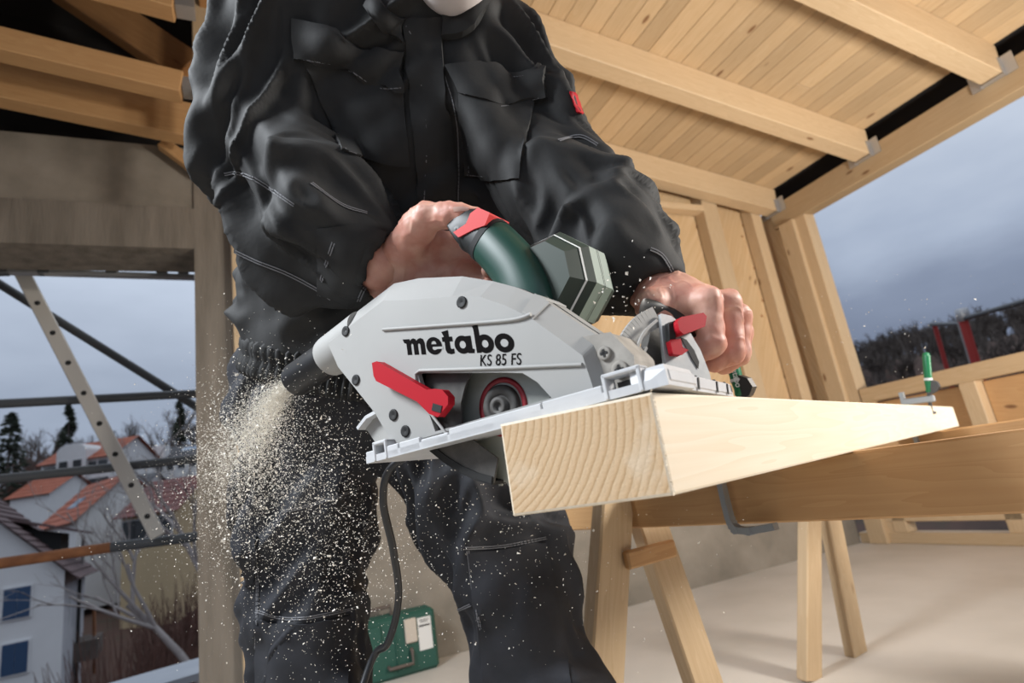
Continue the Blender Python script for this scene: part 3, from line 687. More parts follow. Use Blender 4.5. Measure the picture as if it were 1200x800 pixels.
# ---------------------------------------------------------------- text
def text_obj(name, s, size, m, parent, mw, bold=0.0, shear=0, ext=.0002, space=1.0):
    cu = bpy.data.curves.new(name, 'FONT'); cu.body = s; cu.size = size; cu.offset = bold; cu.shear = shear; cu.extrude = ext; cu.space_character = space; cu.align_x = 'CENTER'; cu.align_y = 'CENTER'
    o = bpy.data.objects.new('tmp', cu); COL.objects.link(o)
    me = bpy.data.meshes.new_from_object(o.evaluated_get(bpy.context.evaluated_depsgraph_get())); bpy.data.objects.remove(o)
    me.name = name; me.materials.clear(); me.materials.append(M[m]); return link(name, me, parent, mw)

_r, _b, _t, _y = c1
_h = [o for o in _r.children if o.name.startswith('handle')][0]
_za = nrm(CO-_b); _za = nrm(_za-_t*(_za@_t)); _xa = -_t; _ya = np.cross(_za, _xa)
text_obj('handle_lettering', 'metabo', .014, 'white_line', _h, Matrix.Translation(Vector(_b+_t*.05+_za*.0108)) @ Matrix((Vector(_xa), Vector(_ya), Vector(_za))).transposed().to_4x4(), bold=.0002)
# ---------------------------------------------------------------- tool case on the floor against the wall
cx1, cy = onpl(515, 768, (0, 2.80, 0), (0,1,0))[0], 2.80
CW, CD, CH = .44, .125, .255
R_ = frame((1,.02,0)); case = empty('tool_case', (cx1-CW/2, cy+CD/2, 0), label='dark green plastic tool case standing on the floor behind the legs', cat='case')
cc = Vector((cx1-CW/2, cy+CD/2, 0)); C_ = lambda a, b, c: cc+R_@Vector((a, b, c))
MB().box(C_(0,-.033,CH/2), (CW,.055,CH), R_, ch=.014).build('lid', 'case_green', case)
MB().box(C_(0,.031,CH/2), (CW,.066,CH), R_, ch=.014).build('body', 'case_green', case)
for a in (-.06, .10):
    lt = MB(); lt.box(C_(a,-.066,CH-.075), (.055,.012,.10), R_, ch=.004); o = lt.build('latch', 'case_beige' if a > 0 else 'case_green', case)
lb = MB(); lb.box(C_(.165,-.062,.155), (.062,.003,.135), R_); o = lb.build('paper_label', 'case_label', case)
ln = MB()
for z, w in ((.212,.045),(.204,.035),(.19,.05),(.186,.05)): ln.box(C_(.165,-.0642,z), (w,.001,.0028), R_)
ln.build('print_lines', 'ink_black', o)
hm = MB(); hm.tube([C_(-.10,-.0,CH-.005), C_(-.095,-.0,CH+.032), C_(.03,.0,CH+.036), C_(.035,0,CH-.005)], .009, 8); hm.build('carry_handle', 'case_brown', case)
hm = MB(); hm.tube([C_(-.01,-.062,.055), C_(-.01,-.080,.050), C_(.095,-.080,.050), C_(.095,-.075,.10), C_(.095,-.062,.105)], .008, 8); hm.build('side_handle', 'case_brown', case)
for a in (-.14, .03): MB().box(C_(a,-.063,CH/2), (.008,.006,CH*.8), R_, ch=.002).build('rib', 'case_green', case)

# ---------------------------------------------------------------- the hand held circular saw
smw = Matrix(((EF[0],ES[0],EU[0],OS[0]), (EF[1],ES[1],EU[1],OS[1]), (EF[2],ES[2],EU[2],OS[2]), (0,0,0,1)))
saw = link('circular_saw', None, None, smw, 'grey and dark green corded circular saw with red levers cutting the beam end', 'circular saw')
def sb(mb, name, m, parent=None, **kw): return mb.build(name, m, parent or saw, smw, world=False, **kw)
BC = (-.171, .0295, .026); RB = .076                          # blade centre
# base plate
b = MB(); s0, s1 = -.012, .185
b.prism([(-.329,s0,0), (.002,s0,0), (.006,s0+.006,0), (.006,s1,0), (-.325,s1,0)], (0,0,.007)); base = sb(b, 'base_plate', 'base_alloy')
for a0, a1, h in ((-.329,-.316,.0115),(-.297,-.279,.012),(-.278,-.2485,.012),(-.2475,-.211,.009),(-.210,-.103,.012),(-.102,-.044,.0125)):
    sb(MB().box(((a0+a1)/2, s0+.003, h/2+.0005), (a1-a0, .006, h), ch=.001), 'edge_rim', 'base_alloy', base)
for a0, a1, h in ((-.317,-.2955,.020),(-.043,-.009,.021)):
    q = MB(); t = .004
    for a in (a0+t/2, a1-t/2): q.box((a, s0+.008, h/2), (t, .018, h), ch=.001)
    q.box(((a0+a1)/2, s0+.008, h-t/2), (a1-a0, .018, t), ch=.0012); sb(q, 'guide_bracket', 'base_alloy', base)
    q = MB(); q.box(((a0+a1)/2, s0+.022, h*.45), (a1-a0-.01, .008, h*.5)); sb(q, 'guide_screw', 'dark_steel', base)
q = MB(); q.prism([(.010,s0,.0), (.010,s0,.0125), (.008,s0+.004,.017), (-.02,s0+.004,.017), (-.02,s0,.0)], (0,.062,0)); q.box((.004,s0+.035,.008), (.014,.068,.0155), ch=.004); sb(q, 'front_block', 'base_alloy', base)
q = MB(); q.box((-.004,.118,.0075), (.022,.128,.0125), ch=.002); sb(q, 'slotted_bar', 'base_alloy', base)
for s in (.066, .122, .158):
    q = MB(); q.prism([(.0073,s,.001), (.0073,s+.004,.001), (.0073,s+.010,.012), (.0073,s+.006,.012)], (.0006,0,0)); q.box((-.004,s+.008,.0139), (.02,.006,.0008)); sb(q, 'slot', 'cavity_black', base)
q = MB(); q.box((.0,.179,.008), (.014,.010,.011), ch=.002); sb(q, 'end_cap', 'dark_steel', base)
# housing
I = [(-0.3899, 0.1538), (-0.2886, 0.1733), (-0.2425, 0.1582), (-0.1911, 0.1436), (-0.1561, 0.1311), (-0.1283, 0.1121), (-0.1065, 0.0943), (-0.0826, 0.0684), (-0.0608, 0.0438), (-0.0572, 0.0137), (-0.2977, 0.0123), (-0.3213, 0.0533), (-0.3749, 0.1201)]
O = [(-0.404, 0.1771), (-0.2883, 0.1982), (-0.2492, 0.1901), (-0.1887, 0.1696), (-0.1509, 0.1499), (-0.125, 0.1336), (-0.0995, 0.1131), (-0.0736, 0.0843), (-0.0497, 0.0587), (-0.0438, 0.0138), (-0.2975, 0.0094), (-0.326, 0.0509), (-0.3835, 0.1201)]
HOLE = [(-0.2511, 0.0796), (-0.1493, 0.0528), (-0.1235, 0.0454), (-0.1097, 0.0333), (-0.0984, 0.0163), (-0.2374, 0.0154), (-0.2428, 0.0358)]
from mathutils.geometry import tessellate_polygon
h = MB(); pts = [(f,0.0,u) for f,u in I]+[(f,0.0,u) for f,u in HOLE]
tri = tessellate_polygon([[Vector((f,u,0)) for f,u in I], [Vector((f,u,0)) for f,u in HOLE]])
h.add(pts, [t for t in tri]); n = len(I)
mid = [((i[0]*.55+o[0]*.45), .006, i[1]*.55+o[1]*.45) for i, o in zip(I, O)]
ring = [[(f,0,u) for f,u in I], [(f,.020,u) for f,u in O], [(f,.058,u) for f,u in O]]
for a, c in zip(ring[:-1], ring[1:]): h.add(a+c, [(i, (i+1)%n, n+(i+1)%n, n+i) for i in range(n)])
h.add(ring[-1], [tuple(range(n))])
hl = len(HOLE); h.add([(f,0,u) for f,u in HOLE]+[(f,.006,u) for f,u in HOLE], [(i,(i+1)%hl,hl+(i+1)%hl,hl+i) for i in range(hl)])
housing = sb(h, 'blade_housing', 'silver_paint')
md = housing.modifiers.new('b', 'BEVEL'); md.width = .0022; md.segments = 2; md.limit_method = 'ANGLE'; md.angle_limit = .45
h = MB(); h.prism([(f*.985-.002,.050,u*.96+.002) for f,u in O], (0,.003,0)); sb(h, 'dark_cavity_sheet', 'cavity_black', housing)  # black sheet paints the dark inside of the housing
q = MB()                                             # parting groove along the rim and its cross joint
for i in range(0, 8):
    a, c = O[i], O[i+1]; q.bar((a[0],.034,a[1]), (c[0],.034,c[1]), .0012, .0016, (0,1,0))
sb(q, 'parting_line', 'cavity_black', housing)
q = MB(); q.prism([(-.1114,-.0004,.0993),(-.1016,-.0004,.0897),(-.0925,.019,.1055),(-.1060,.019,.1192)], (0,.0,.0015)); q.box((-.1010,.039,.1135), (.012,.040,.004), Matrix.Rotation(math.radians(43),3,'Y'), ch=.001)
sb(q, 'joint_band', 'silver_paint', housing)
q = MB(); rib = bez([S2(449,386,-.001), S2(520,381,-.001), S2(597,375,-.001), S2(622,368,-.001)], 6); q.tube(rib, .0020, 8)
rib2 = [S2(682,427,-.001), S2(590,431,-.001), S2(492,434,-.001), S2(487,438,-.001), S2(488,452,-.001)]; q.tube(rib2, .0018, 8)
q.tube([S2(497,474,-.001), S2(523,508,-.001)], .0016, 8); sb(q, 'raised_rib', 'silver_paint', housing)
for px, py in ((541,354),(405,388),(417,445),(461,486),(475,505)):
    c = S2(px, py, -.0006); q = MB(); q.lathe(c, (0,-1,0), [(.0062,-.001),(.0062,.0008),(.0046,.001),(0,-.0005)], 16); sb(q, 'screw_recess', 'cavity_black', housing)
# lettering
def face_mat(px, py, ang, s=-.0003):
    c = W3(*S2(px, py, s)); xa = Vector(EF)*math.cos(ang)+Vector((0,0,1))*math.sin(ang); za = -Vector(ES); ya = za.cross(xa)
    return Matrix.Translation(Vector(c)) @ Matrix((xa, ya, za)).transposed().to_4x4()
def glyphs(word):
    """bold slab letters as filled outlines, x height 1"""
    out = []; x = 0.0
    def ring(cx, cy, rx, ry, ix, iy, n=28): 
        o = [(cx+rx*math.cos(2*math.pi*k/n), cy+ry*math.sin(2*math.pi*k/n)) for k in range(n)]
        return [o, [(cx+ix*math.cos(2*math.pi*k/n), cy+iy*math.sin(2*math.pi*k/n)) for k in range(n)]]
    for ch in word:
        if ch == 'm':
            out.append([[(x+.0,.98),(x+.10,.74),(x+.24,.70),(x+.24,0),(x+.56,0),(x+.56,.62),(x+.64,.70),(x+.72,.62),(x+.72,0),(x+1.04,0),(x+1.04,.62),(x+1.12,.70),(x+1.20,.62),(x+1.20,0),(x+1.52,0),(x+1.52,.72),(x+1.44,.94),(x+1.26,1.02),(x+1.08,.96),(x+.98,.86),(x+.90,.97),(x+.76,1.02),(x+.62,.97),(x+.53,.87),(x+.50,.98)]]); x += 1.60
        elif ch == 'e':
            o, h = ring(x+.52,.5,.52,.53,.20,.20); out.append([o]+[[(x+.34,.60),(x+.70,.60),(x+.64,.76),(x+.52,.80),(x+.40,.76)]]); out.append(('cut', [(x+.42,.44),(x+1.1,.44),(x+1.1,.30),(x+.72,.30),(x+.55,.24),(x+.42,.30)])); x += 1.10
        elif ch == 't':
            out.append([[(x+.02,1.30),(x+.46,1.40),(x+.46,1.0),(x+.66,1.0),(x+.66,.72),(x+.46,.72),(x+.46,.36),(x+.52,.27),(x+.68,.30),(x+.68,.02),(x+.44,-.03),(x+.22,.04),(x+.14,.22),(x+.14,.72),(x+.0,.72),(x+.0,.98),(x+.14,1.0)]]); x += .74
        elif ch == 'a':
            out.append(ring(x+.50,.5,.50,.53,.19,.22)); out.append([[(x+.74,.98),(x+1.06,1.0),(x+1.06,.26),(x+1.18,.22),(x+1.14,.0),(x+.78,.0),(x+.74,.12)]]); x += 1.22
        elif ch == 'b':
            out.append([[(x+.0,1.52),(x+.36,1.62),(x+.38,.9),(x+.38,.1),(x+.34,.0),(x+.06,.0),(x+.06,1.34)]]); out.append(ring(x+.62,.5,.50,.53,.19,.22)); x += 1.16
        elif ch == 'o':
            out.append(ring(x+.54,.5,.54,.53,.22,.22)); x += 1.10
    return out, x
gl, gw = glyphs('metabo')
p0_, p1_, ph = np.array(S2(474,416,-.0001)), np.array(S2(605,412,-.0001)), np.array(S2(475,395.5,-.0001))
gx = (p1_-p0_)/gw; gy = np.array([0, 0, (ph-p0_)[2]*.98])
q = MB()
for k, g in enumerate(gl):
    cut_ = g[0] == 'cut'; loops = [g[1]] if cut_ else g
    lift = -.00035 if cut_ else (-.0002 if k % 2 else -.0001)
    tris = tessellate_polygon([[Vector((a, b, 0)) for a, b in lp] for lp in loops]); pts = [p0_+gx*a+gy*b+np.array([0,lift,0]) for lp in loops for a, b in lp]
    q.add(pts, list(tris), 1 if cut_ else 0)
sb(q, 'brand_lettering', ['ink_black', 'silver_paint'], housing)
a_, b_ = S2(562,423,0), S2(610,421,0); ang = math.atan2(b_[2]-a_[2], b_[0]-a_[0])
t_ = text_obj('model_lettering', 'KS 85 FS', .0155, 'ink_black', housing, face_mat(586,422,ang), space=1.05)
sx = np.linalg.norm(np.array(b_)-np.array(a_))/t_.dimensions.x; t_.matrix_local = WM[housing].inverted() @ (WM[t_] @ Matrix.Diagonal((sx, 1.0, 1, 1)))
# blade, flange, lower guard
q = MB(); NT = 40; P = []
for k in range(NT):
    for da, r in ((0,RB-.004), (.30,RB), (.55,RB-.0004), (.60,RB-.004)):
        a = 2*math.pi*(k+da)/NT; P.append((BC[0]+r*math.cos(a), BC[1]-.0012, BC[2]+r*math.sin(a)))
q.prism(P, (0,.0024,0)); blade = sb(q, 'saw_blade', 'blade_steel')
q = MB(); q.lathe((BC[0],BC[1]-.0012,BC[2]), (0,-1,0), [(.0290,0),(.0290,.001),(.0238,.0012),(.0236,.0)], 40, cap=False); sb(q, 'red_ring', 'red_ring', blade)
q = MB(); q.lathe((BC[0],BC[1]-.0012,BC[2]), (0,-1,0), [(.0215,0),(.0215,.004),(.0195,.006),(.013,.006),(.012,.004),(.0095,.004),(.0095,.009),(.0045,.009),(.004,.006),(0,.006)], 32); sb(q, 'flange', 'guard_dark', blade)
for s0_, s1_, nm_ in ((.012,.0145,'lower_guard'), (.042,.0445,'guard_back')):
    out_ = [S2(*p, s0_) for p in ((494,470),(494,500),(503,525),(520,539),(540,552),(560,561),(578,566))]; inn_ = [S2(*p, s0_) for p in ((583,537),(575,531),(560,520),(548,510),(541,494),(540,472),(545,452),(552,436),(500,436))]
    q = MB(); q.prism(out_+inn_, (0,s1_-s0_,0)); 
    if s0_ < .02:
        lg = sb(q, nm_, 'guard_dark')
        q = MB()
        for a, b in zip(out_[1:-1], out_[2:]): q.bar((a[0],.028,a[2]), (b[0],.028,b[2]), .034, .0035, (0,0,1) if abs(b[0]-a[0]) > .004 else (1,0,0))
        for a, b in zip(out_[1:-1], out_[2:]): q.bar((a[0],.0112,a[2]+.003), (b[0],.0112,b[2]+.003), .002, .0065, (0,0,1) if abs(b[0]-a[0]) > .004 else (1,0,0))
        sb(q, 'guard_rim', 'cavity_black', lg)
    else: sb(q, nm_, 'guard_dark', lg)
# red blade guard lever lying over the window
q = MB(); pl = [(444,426),(450,424),(508,457),(517,456),(526,457),(533,465),(533,474),(521,489),(511,485),(497,471),(449,447),(446,441)]
pol = [S2(px, py, -.003) for px, py in pl]; q.prism(pol, (0,-.010,0))
lev = sb(q, 'guard_lever', 'red_plastic'); md = lev.modifiers.new('b','BEVEL'); md.width = .0018; md.segments = 2; md.limit_method = 'ANGLE'
q = MB(); c = S2(512,478,-.0133); q.box(c, (.012,.001,.007), Matrix.Rotation(math.radians(25),3,'Y')); sb(q, 'lever_socket', 'cavity_black', lev)
# dust outlet
c0, c1_ = Vector((-.381,.028,.155)), Vector((-.496,.028,.1375)); ax = (c1_-c0).normalized()
q = MB(); q.lathe(c0, ax, [(.0285,-.03),(.0275,.0),(.0265,.036),(.0252,.043),(.0238,.0445)], 32); sb(q, 'outlet_collar', 'silver_paint', housing)
q = MB(); q.lathe(c0, ax, [(.0228,.03),(.0228,.115),(.0220,.117),(.0198,.117),(.0192,.05),(0,.05)], 32); sb(q, 'dust_outlet', 'black_plastic')
# rear bevel segment
q = MB(); arc = [(-.415+.002*i, .030, 0) for i in range(2)]
pA = [S2(448,483,.03), S2(437,489,.03), S2(427,502,.03)]; pB = [S2(431,505,.03), S2(447,529,.03), S2(470,517,.03), S2(462,500,.03)]
q.prism(pA+pB, (0,.004,0)); bs = sb(q, 'rear_bevel_plate', 'silver_paint')
q = MB()
for i in range(2): q.bar(pA[i], pA[i+1], .004, .022, (0,1,0))
sb(q, 'segment_rim', 'base_alloy', bs)
# gear housing in front of the guard
q = MB(); q.prism([(-.0764,.012,.0097),(-.0252,.012,.0099),(-.0209,.012,.0337),(-.0365,.012,.059),(-.0681,.012,.064)], (0,.045,0)); gh = sb(q, 'pivot_bracket', 'silver_dusty')
md = gh.modifiers.new('b','BEVEL'); md.width = .003; md.segments = 2
for px, py, r in ((709,414,.0062),(727,433,.0075)):
    c = S2(px, py, .0115); q = MB(); q.lathe(c, (0,-1,0), [(r,0),(r,.0018),(r*.8,.0024),(r*.35,.0024),(r*.3,.0012),(0,.0012)], 16); sb(q, 'screw_head', 'silver_dusty', gh)
    q = MB(); q.box((c[0], c[1]-.0026, c[2]), (.002,.0006,r*1.1)); q.box((c[0], c[1]-.0026, c[2]), (r*1.1,.0006,.002)); sb(q, 'screw_slot', 'cavity_black', gh)
# front bevel bracket with scale: stands on the base a little turned towards the lens
_vd = nrm(ray(790, 410)); _vd[2] = 0; BN = nrm(EF*np.array([1,1,0])-.75*_vd); BP = at(783, 445, .515)
def B2(px, py, o=0.0):
    d = onpl(px, py, BP+BN*o, BN)-OS; return (float(d@EF), float(d@ES), float(d@EU))
BNl = np.array([BN@EF, BN@ES, BN@EU])
pol = [B2(px, py) for px, py in ((774,367),(787,370),(808,388),(821,410),(832,438),(835,454),(783,454),(778,410))]
q = MB(); q.prism(pol, -BNl*.004); fb = sb(q, 'front_bevel_plate', 'scale_plate'); md = fb.modifiers.new('b','BEVEL'); md.width = .0012; md.segments = 2
pol = [B2(px, py, .0004) for px, py in ((797,395),(804,398),(813,410),(819,424),(818,432),(811,421),(803,405))]; q = MB(); q.prism(pol, BNl*.0005); sb(q, 'arc_slot', 'cavity_black', fb)
arcp = bez([B2(769,371,-.008), B2(752,381,-.008), B2(739,397,-.008), B2(733,412,-.008)], 5); q = MB()
for a, b_ in zip(arcp[:-1], arcp[1:]): q.bar(a, b_, .020, .004, BNl)
q.bar(B2(733,411,-.008), B2(752,446,-.008), .020, .004, BNl); sb(q, 'segment_rim', 'silver_paint', fb)
q = MB(); q.bar(B2(741,413,.001), B2(756,443,.001), .002, .002, BNl); q.bar(B2(744,432,.001), B2(757,407,.001), .0025, .003, BNl)
arcq = bez([B2(770,375,.001), B2(756,388,.001), B2(748,404,.001), B2(744,420,.001)], 5)
for a, b_ in zip(arcq[:-1], arcq[1:]): q.bar(a, b_, .0025, .002, BNl)
sb(q, 'segment_web', 'silver_paint', fb)
pol = [B2(px, py, -.014) for px, py in ((766,372),(779,369),(786,400),(792,456),(756,456),(752,430),(760,400))]; q = MB(); q.prism(pol, -BNl*.012); sb(q, 'inner_bracket', 'guard_dark', fb)
pol = [B2(px, py, .002) for px, py in ((784,381),(789,376),(814,371),(818,375),(816,387),(791,396),(786,391))]; q = MB(); q.prism(pol, BNl*.012); lv = sb(q, 'bevel_clamp_lever', 'red_plastic', fb); md = lv.modifiers.new('b','BEVEL'); md.width = .0026; md.segments = 2
pol = [B2(px, py, .002) for px, py in ((780,400),(793,399),(795,409),(802,412),(794,418),(784,417))]; q = MB(); q.prism(pol, BNl*.006); lv = sb(q, 'clamp_tab', 'red_plastic', fb); md = lv.modifiers.new('b','BEVEL'); md.width = .0015; md.segments = 1
q = MB(); q.prism([B2(px, py, .001) for px, py in ((779,380),(786,378),(787,400),(780,402))], BNl*.006); sb(q, 'lever_hub', 'cavity_black', fb)
# motor
MC = (-.118, .152); RM = .054
def octa(s, r=RM, k=1): return [(MC[0]+r*math.cos(a), s, MC[1]+r*math.sin(a)) for a in np.radians(22.5+45*np.arange(8))]
q = MB(); sec = [octa(.056,.036), octa(.082,.053), octa(.116), octa(.134,.047), octa(.139,.040)]
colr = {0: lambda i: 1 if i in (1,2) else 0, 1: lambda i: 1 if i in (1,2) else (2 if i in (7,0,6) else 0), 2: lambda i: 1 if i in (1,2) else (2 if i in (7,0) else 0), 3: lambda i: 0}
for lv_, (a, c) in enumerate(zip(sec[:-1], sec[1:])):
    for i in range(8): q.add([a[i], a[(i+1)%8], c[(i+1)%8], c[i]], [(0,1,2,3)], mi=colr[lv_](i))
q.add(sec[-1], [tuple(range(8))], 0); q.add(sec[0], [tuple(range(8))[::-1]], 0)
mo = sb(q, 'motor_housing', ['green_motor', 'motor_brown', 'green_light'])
def octa_ring(name, s0, s1, r0, r1, m):
    q = MB(); a, c = octa(s0, r0), octa(s1, r1)
    for i in range(8): q.add([a[i], a[(i+1)%8], c[(i+1)%8], c[i]], [(0,1,2,3)])
    sb(q, name, m, mo)
octa_ring('white_seam', .0705, .0725, .0463, .0476, 'white_line')
octa_ring('parting_line', .0985, .0995, RM+.0006, RM+.0006, 'cavity_black')
# rear handle: an arch, with its switch
hp = bez([S2(542,277,.055), S2(552,270,.056), S2(573,281,.058), S2(603,313,.058), S2(617,340,.057), S2(622,362,.056), S2(623,380,.055)], 6)
def oval_tube(mb, pts, w, h_, n=20):
    V = []; m_ = len(pts)
    for i, p in enumerate(pts):
        t = nrm(np.array(pts[min(i+1,m_-1)])-np.array(pts[max(i-1,0)])); side = np.array([0,1,0.]); nn = nrm(np.cross(t, side))
        ww = w[i] if hasattr(w,'__len__') else w; hh = h_[i] if hasattr(h_,'__len__') else h_
        for k in range(n):
            a = 2*math.pi*k/n; c, s = math.cos(a), math.sin(a); c = math.copysign(abs(c)**.8, c); s = math.copysign(abs(s)**.8, s)
            V.append(np.array(p)+side*c*ww+nn*s*hh)
    mb.add(V, [(i*n+k, i*n+(k+1)%n, (i+1)*n+(k+1)%n, (i+1)*n+k) for i in range(m_-1) for k in range(n)], 0, True)
    mb.add(V[:n], [tuple(range(n))[::-1]]); mb.add(V[-n:], [tuple(range(n))])
L_ = len(hp); tt = np.linspace(0,1,L_); cut = int(L_*.36)
ww = .0205+.002*np.sin(tt*3.14); hh = .0250+.003*tt; 
cap_pts = [np.array(hp[0])+(np.array(hp[0])-np.array(hp[1]))*k for k in (2.2,1.8,1.0)]
q = MB(); oval_tube(q, cap_pts+hp[:cut+1], np.concatenate([[.008,.0155,.0195], ww[:cut+1]]), np.concatenate([[.010,.020,.0265], hh[:cut+1]])); hc = sb(q, 'switch_housing', 'soft_grip')
q = MB(); pp = hp[cut-1:cut+1]; oval_tube(q, pp, float(ww[cut])+.0012, float(hh[cut])+.0012); sb(q, 'grip_joint', 'cavity_black', hc)
q = MB(); oval_tube(q, hp[cut:], ww[cut:]+.0006, hh[cut:]+.0006); hb = sb(q, 'rear_handle', 'green_plastic')
pol = [S2(px, py, .034) for px, py in ((531,272),(546,262),(551,250),(560,243),(574,249),(568,264),(556,268),(537,278))]; q = MB(); q.prism(pol, (0,.036,0)); sw = sb(q, 'red_switch', 'red_switch'); md = sw.modifiers.new('b','BEVEL'); md.width = .002; md.segments = 3
# front handle inside the left fist
q = MB(); hq = bez([(-.0520,.150,.1035),(-.0455,.165,.1001),(-.0363,.190,.0885),(-.0381,.205,.0689)], 6); oval_tube(q, hq, .017, .017); sb(q, 'front_handle', 'soft_grip')
q = MB(); q.tube([(-.0381,.205,.0689), (-.0542,.195,.0345), (-.061,.180,.0081)], .012, 12); sb(q, 'handle_strut', 'soft_grip')
# cable
cpts = [W3(-.29,.060,.012)]+[at(*p, z) for p, z in (((461,545),.66),((449,585),.67),((461,645),.69),((467,700),.71),((455,752),.72),((425,803),.72))]
cpts += [np.array([-.02,.70,.25]), np.array([-.12,.75,.06]), np.array([-.35,.85,.012]), np.array([-.8,1.0,.010])]
MB().tube(bez(cpts, 10), .0046, 10).build('power_cable', 'rubber_cord', saw)

# ================================================================ the worker: surfaces grown from distance fields
def _hash(ix, iy, iz, seed):
    h = (ix.astype(np.int64)*374761393 + iy.astype(np.int64)*668265263 + iz.astype(np.int64)*2147483647 + seed*1442695041) & 0xffffffff
    h = ((h ^ (h >> 13))*1274126177) & 0xffffffff
    return ((h ^ (h >> 16)) & 0xffff)/65535.0
def vnoise(P, seed=0):
    P = np.asarray(P, float); I = np.floor(P).astype(np.int64); F = P-I; F = F*F*F*(F*(F*6-15)+10); r = 0
    for dx in (0,1):
        for dy in (0,1):
            for dz in (0,1):
                w = (F[:,0] if dx else 1-F[:,0])*(F[:,1] if dy else 1-F[:,1])*(F[:,2] if dz else 1-F[:,2])
                r = r + w*_hash(I[:,0]+dx, I[:,1]+dy, I[:,2]+dz, seed)
    return r
def smin(a, b, k):
    h = np.maximum(k-np.abs(a-b), 0)/k; return np.minimum(a, b)-h*h*k*.25
def sd(P, pr):
    """distance to one primitive: ('c', a, b, ra, rb) tapered capsule; ('e', centre, radii, R) ellipsoid in frame R"""
    if pr[0] == 'c':
        a = np.array(pr[1], np.float32); ab = np.array(pr[2], np.float32)-a; d = P-a
        t = np.clip((d@ab)/max(float(ab@ab), 1e-9), 0, 1); q = d-t[:,None]*ab
        return np.sqrt((q*q).sum(1))-(pr[3]+t*(pr[4]-pr[3]))
    c = np.array(pr[1], np.float32); r = np.array(pr[2], np.float32); R = np.array(pr[3], np.float32); q = (P-c)@R.T
    k0 = np.sqrt(((q/r)**2).sum(1)); k1 = np.sqrt(((q/(r*r))**2).sum(1))+1e-9; return k0*(k0-1)/k1
def field(prims, P):
    """prims: list of (k, primitive), joined one after another with blend width k; k < 0 carves"""
    f = None
    for k, pr in prims:
        d = sd(P, pr)
        if f is None: f = d
        elif k < 0: f = -smin(-f, d, -k)
        else: f = smin(f, d, k)
    return f
def surface(prims, h, pad=.03, cut=None):
    lo = np.full(3, 1e9); hi = -lo
    for k, pr in prims:
        if k < 0: continue
        if pr[0] == 'c':
            for p, r in ((pr[1], pr[3]), (pr[2], pr[4])): lo = np.minimum(lo, np.array(p)-r); hi = np.maximum(hi, np.array(p)+r)
        else: lo = np.minimum(lo, np.array(pr[1])-max(pr[2])); hi = np.maximum(hi, np.array(pr[1])+max(pr[2]))
    lo -= pad; hi += pad; n = np.ceil((hi-lo)/h).astype(int)+1
    ax = [np.arange(n[i], dtype=np.float32)*h+lo[i] for i in range(3)]
    f = np.empty(n, np.float32); YZ = np.stack(np.meshgrid(ax[1], ax[2], indexing='ij'), -1).reshape(-1,2); ch = max(1, int(400000//len(YZ)))
    for i in range(0, n[0], ch):
        xs_ = ax[0][i:i+ch]; P = np.concatenate([np.repeat(xs_, len(YZ))[:,None], np.tile(YZ, (len(xs_),1))], 1)
        v = field(prims, P)
        if cut is not None: v = np.maximum(v, cut(P))
        f[i:i+ch] = v.reshape(len(xs_), n[1], n[2])
    return nets(f, lo, h)
def nets(f, lo, h):
    s = f < 0; n = f.shape
    c = np.zeros((n[0]-1, n[1]-1, n[2]-1), np.int8); off = [(i,j,k) for i in (0,1) for j in (0,1) for k in (0,1)]
    sl = lambda o: tuple(slice(o[a], n[a]-1+o[a]) for a in range(3))
    for o in off: c += s[sl(o)]
    act = (c > 0) & (c < 8); idx = np.full(act.shape, -1, np.int64); I = np.argwhere(act); idx[act] = np.arange(len(I))
    acc = np.zeros((len(I),3)); cnt = np.zeros(len(I))
    for a in off:
        for ax in range(3):
            if a[ax]: continue
            b = list(a); b[ax] = 1
            fa = f[tuple((I+a).T)]; fb = f[tuple((I+b).T)]; m = (fa < 0) != (fb < 0); t = np.where(m, fa/np.where(m, fa-fb, 1), 0)
            p = np.array(a, float)[None]+np.zeros((len(I),3)); p[:,ax] = t; acc[m] += p[m]; cnt[m] += 1
    V = (I+acc/cnt[:,None])*h+lo; F = []
    for ax in range(3):
        u, v = [(1,2),(2,0),(0,1)][ax]; sa = [slice(None)]*3; sb_ = [slice(None)]*3; sa[ax] = slice(0,-1); sb_[ax] = slice(1,None)
        A, B = s[tuple(sa)], s[tuple(sb_)]; E = np.argwhere(A != B); E = E[(E[:,u] > 0) & (E[:,v] > 0) & (E[:,u] < n[u]-1) & (E[:,v] < n[v]-1)]
        if not len(E): continue
        flip = A[tuple(E.T)]; q = []
        for du, dv in ((1,1),(0,1),(0,0),(1,0)):
            G = E.copy(); G[:,u] -= du; G[:,v] -= dv; q.append(idx[tuple(G.T)])
        q = np.stack(q, 1); q[~flip] = q[~flip][:, ::-1]; F.append(q)
    return V, np.concatenate(F)
def vnormals(V, F):
    N = np.zeros_like(V); n = np.cross(V[F[:,2]]-V[F[:,0]], V[F[:,3]]-V[F[:,1]])
    for i in range(4): np.add.at(N, F[:,i], n)
    return N/(np.linalg.norm(N, axis=1, keepdims=True)+1e-12)
def relax(V, F, it=2, w=.5):
    for _ in range(it):
        S = np.zeros_like(V); c = np.zeros(len(V))
        for i in range(4):
            for j in (1,3): np.add.at(S, F[:,i], V[F[:,(i+j)%4]]); np.add.at(c, F[:,i], 1)
        V = V*(1-w)+S/c[:,None]*w
    return V
FADE = None
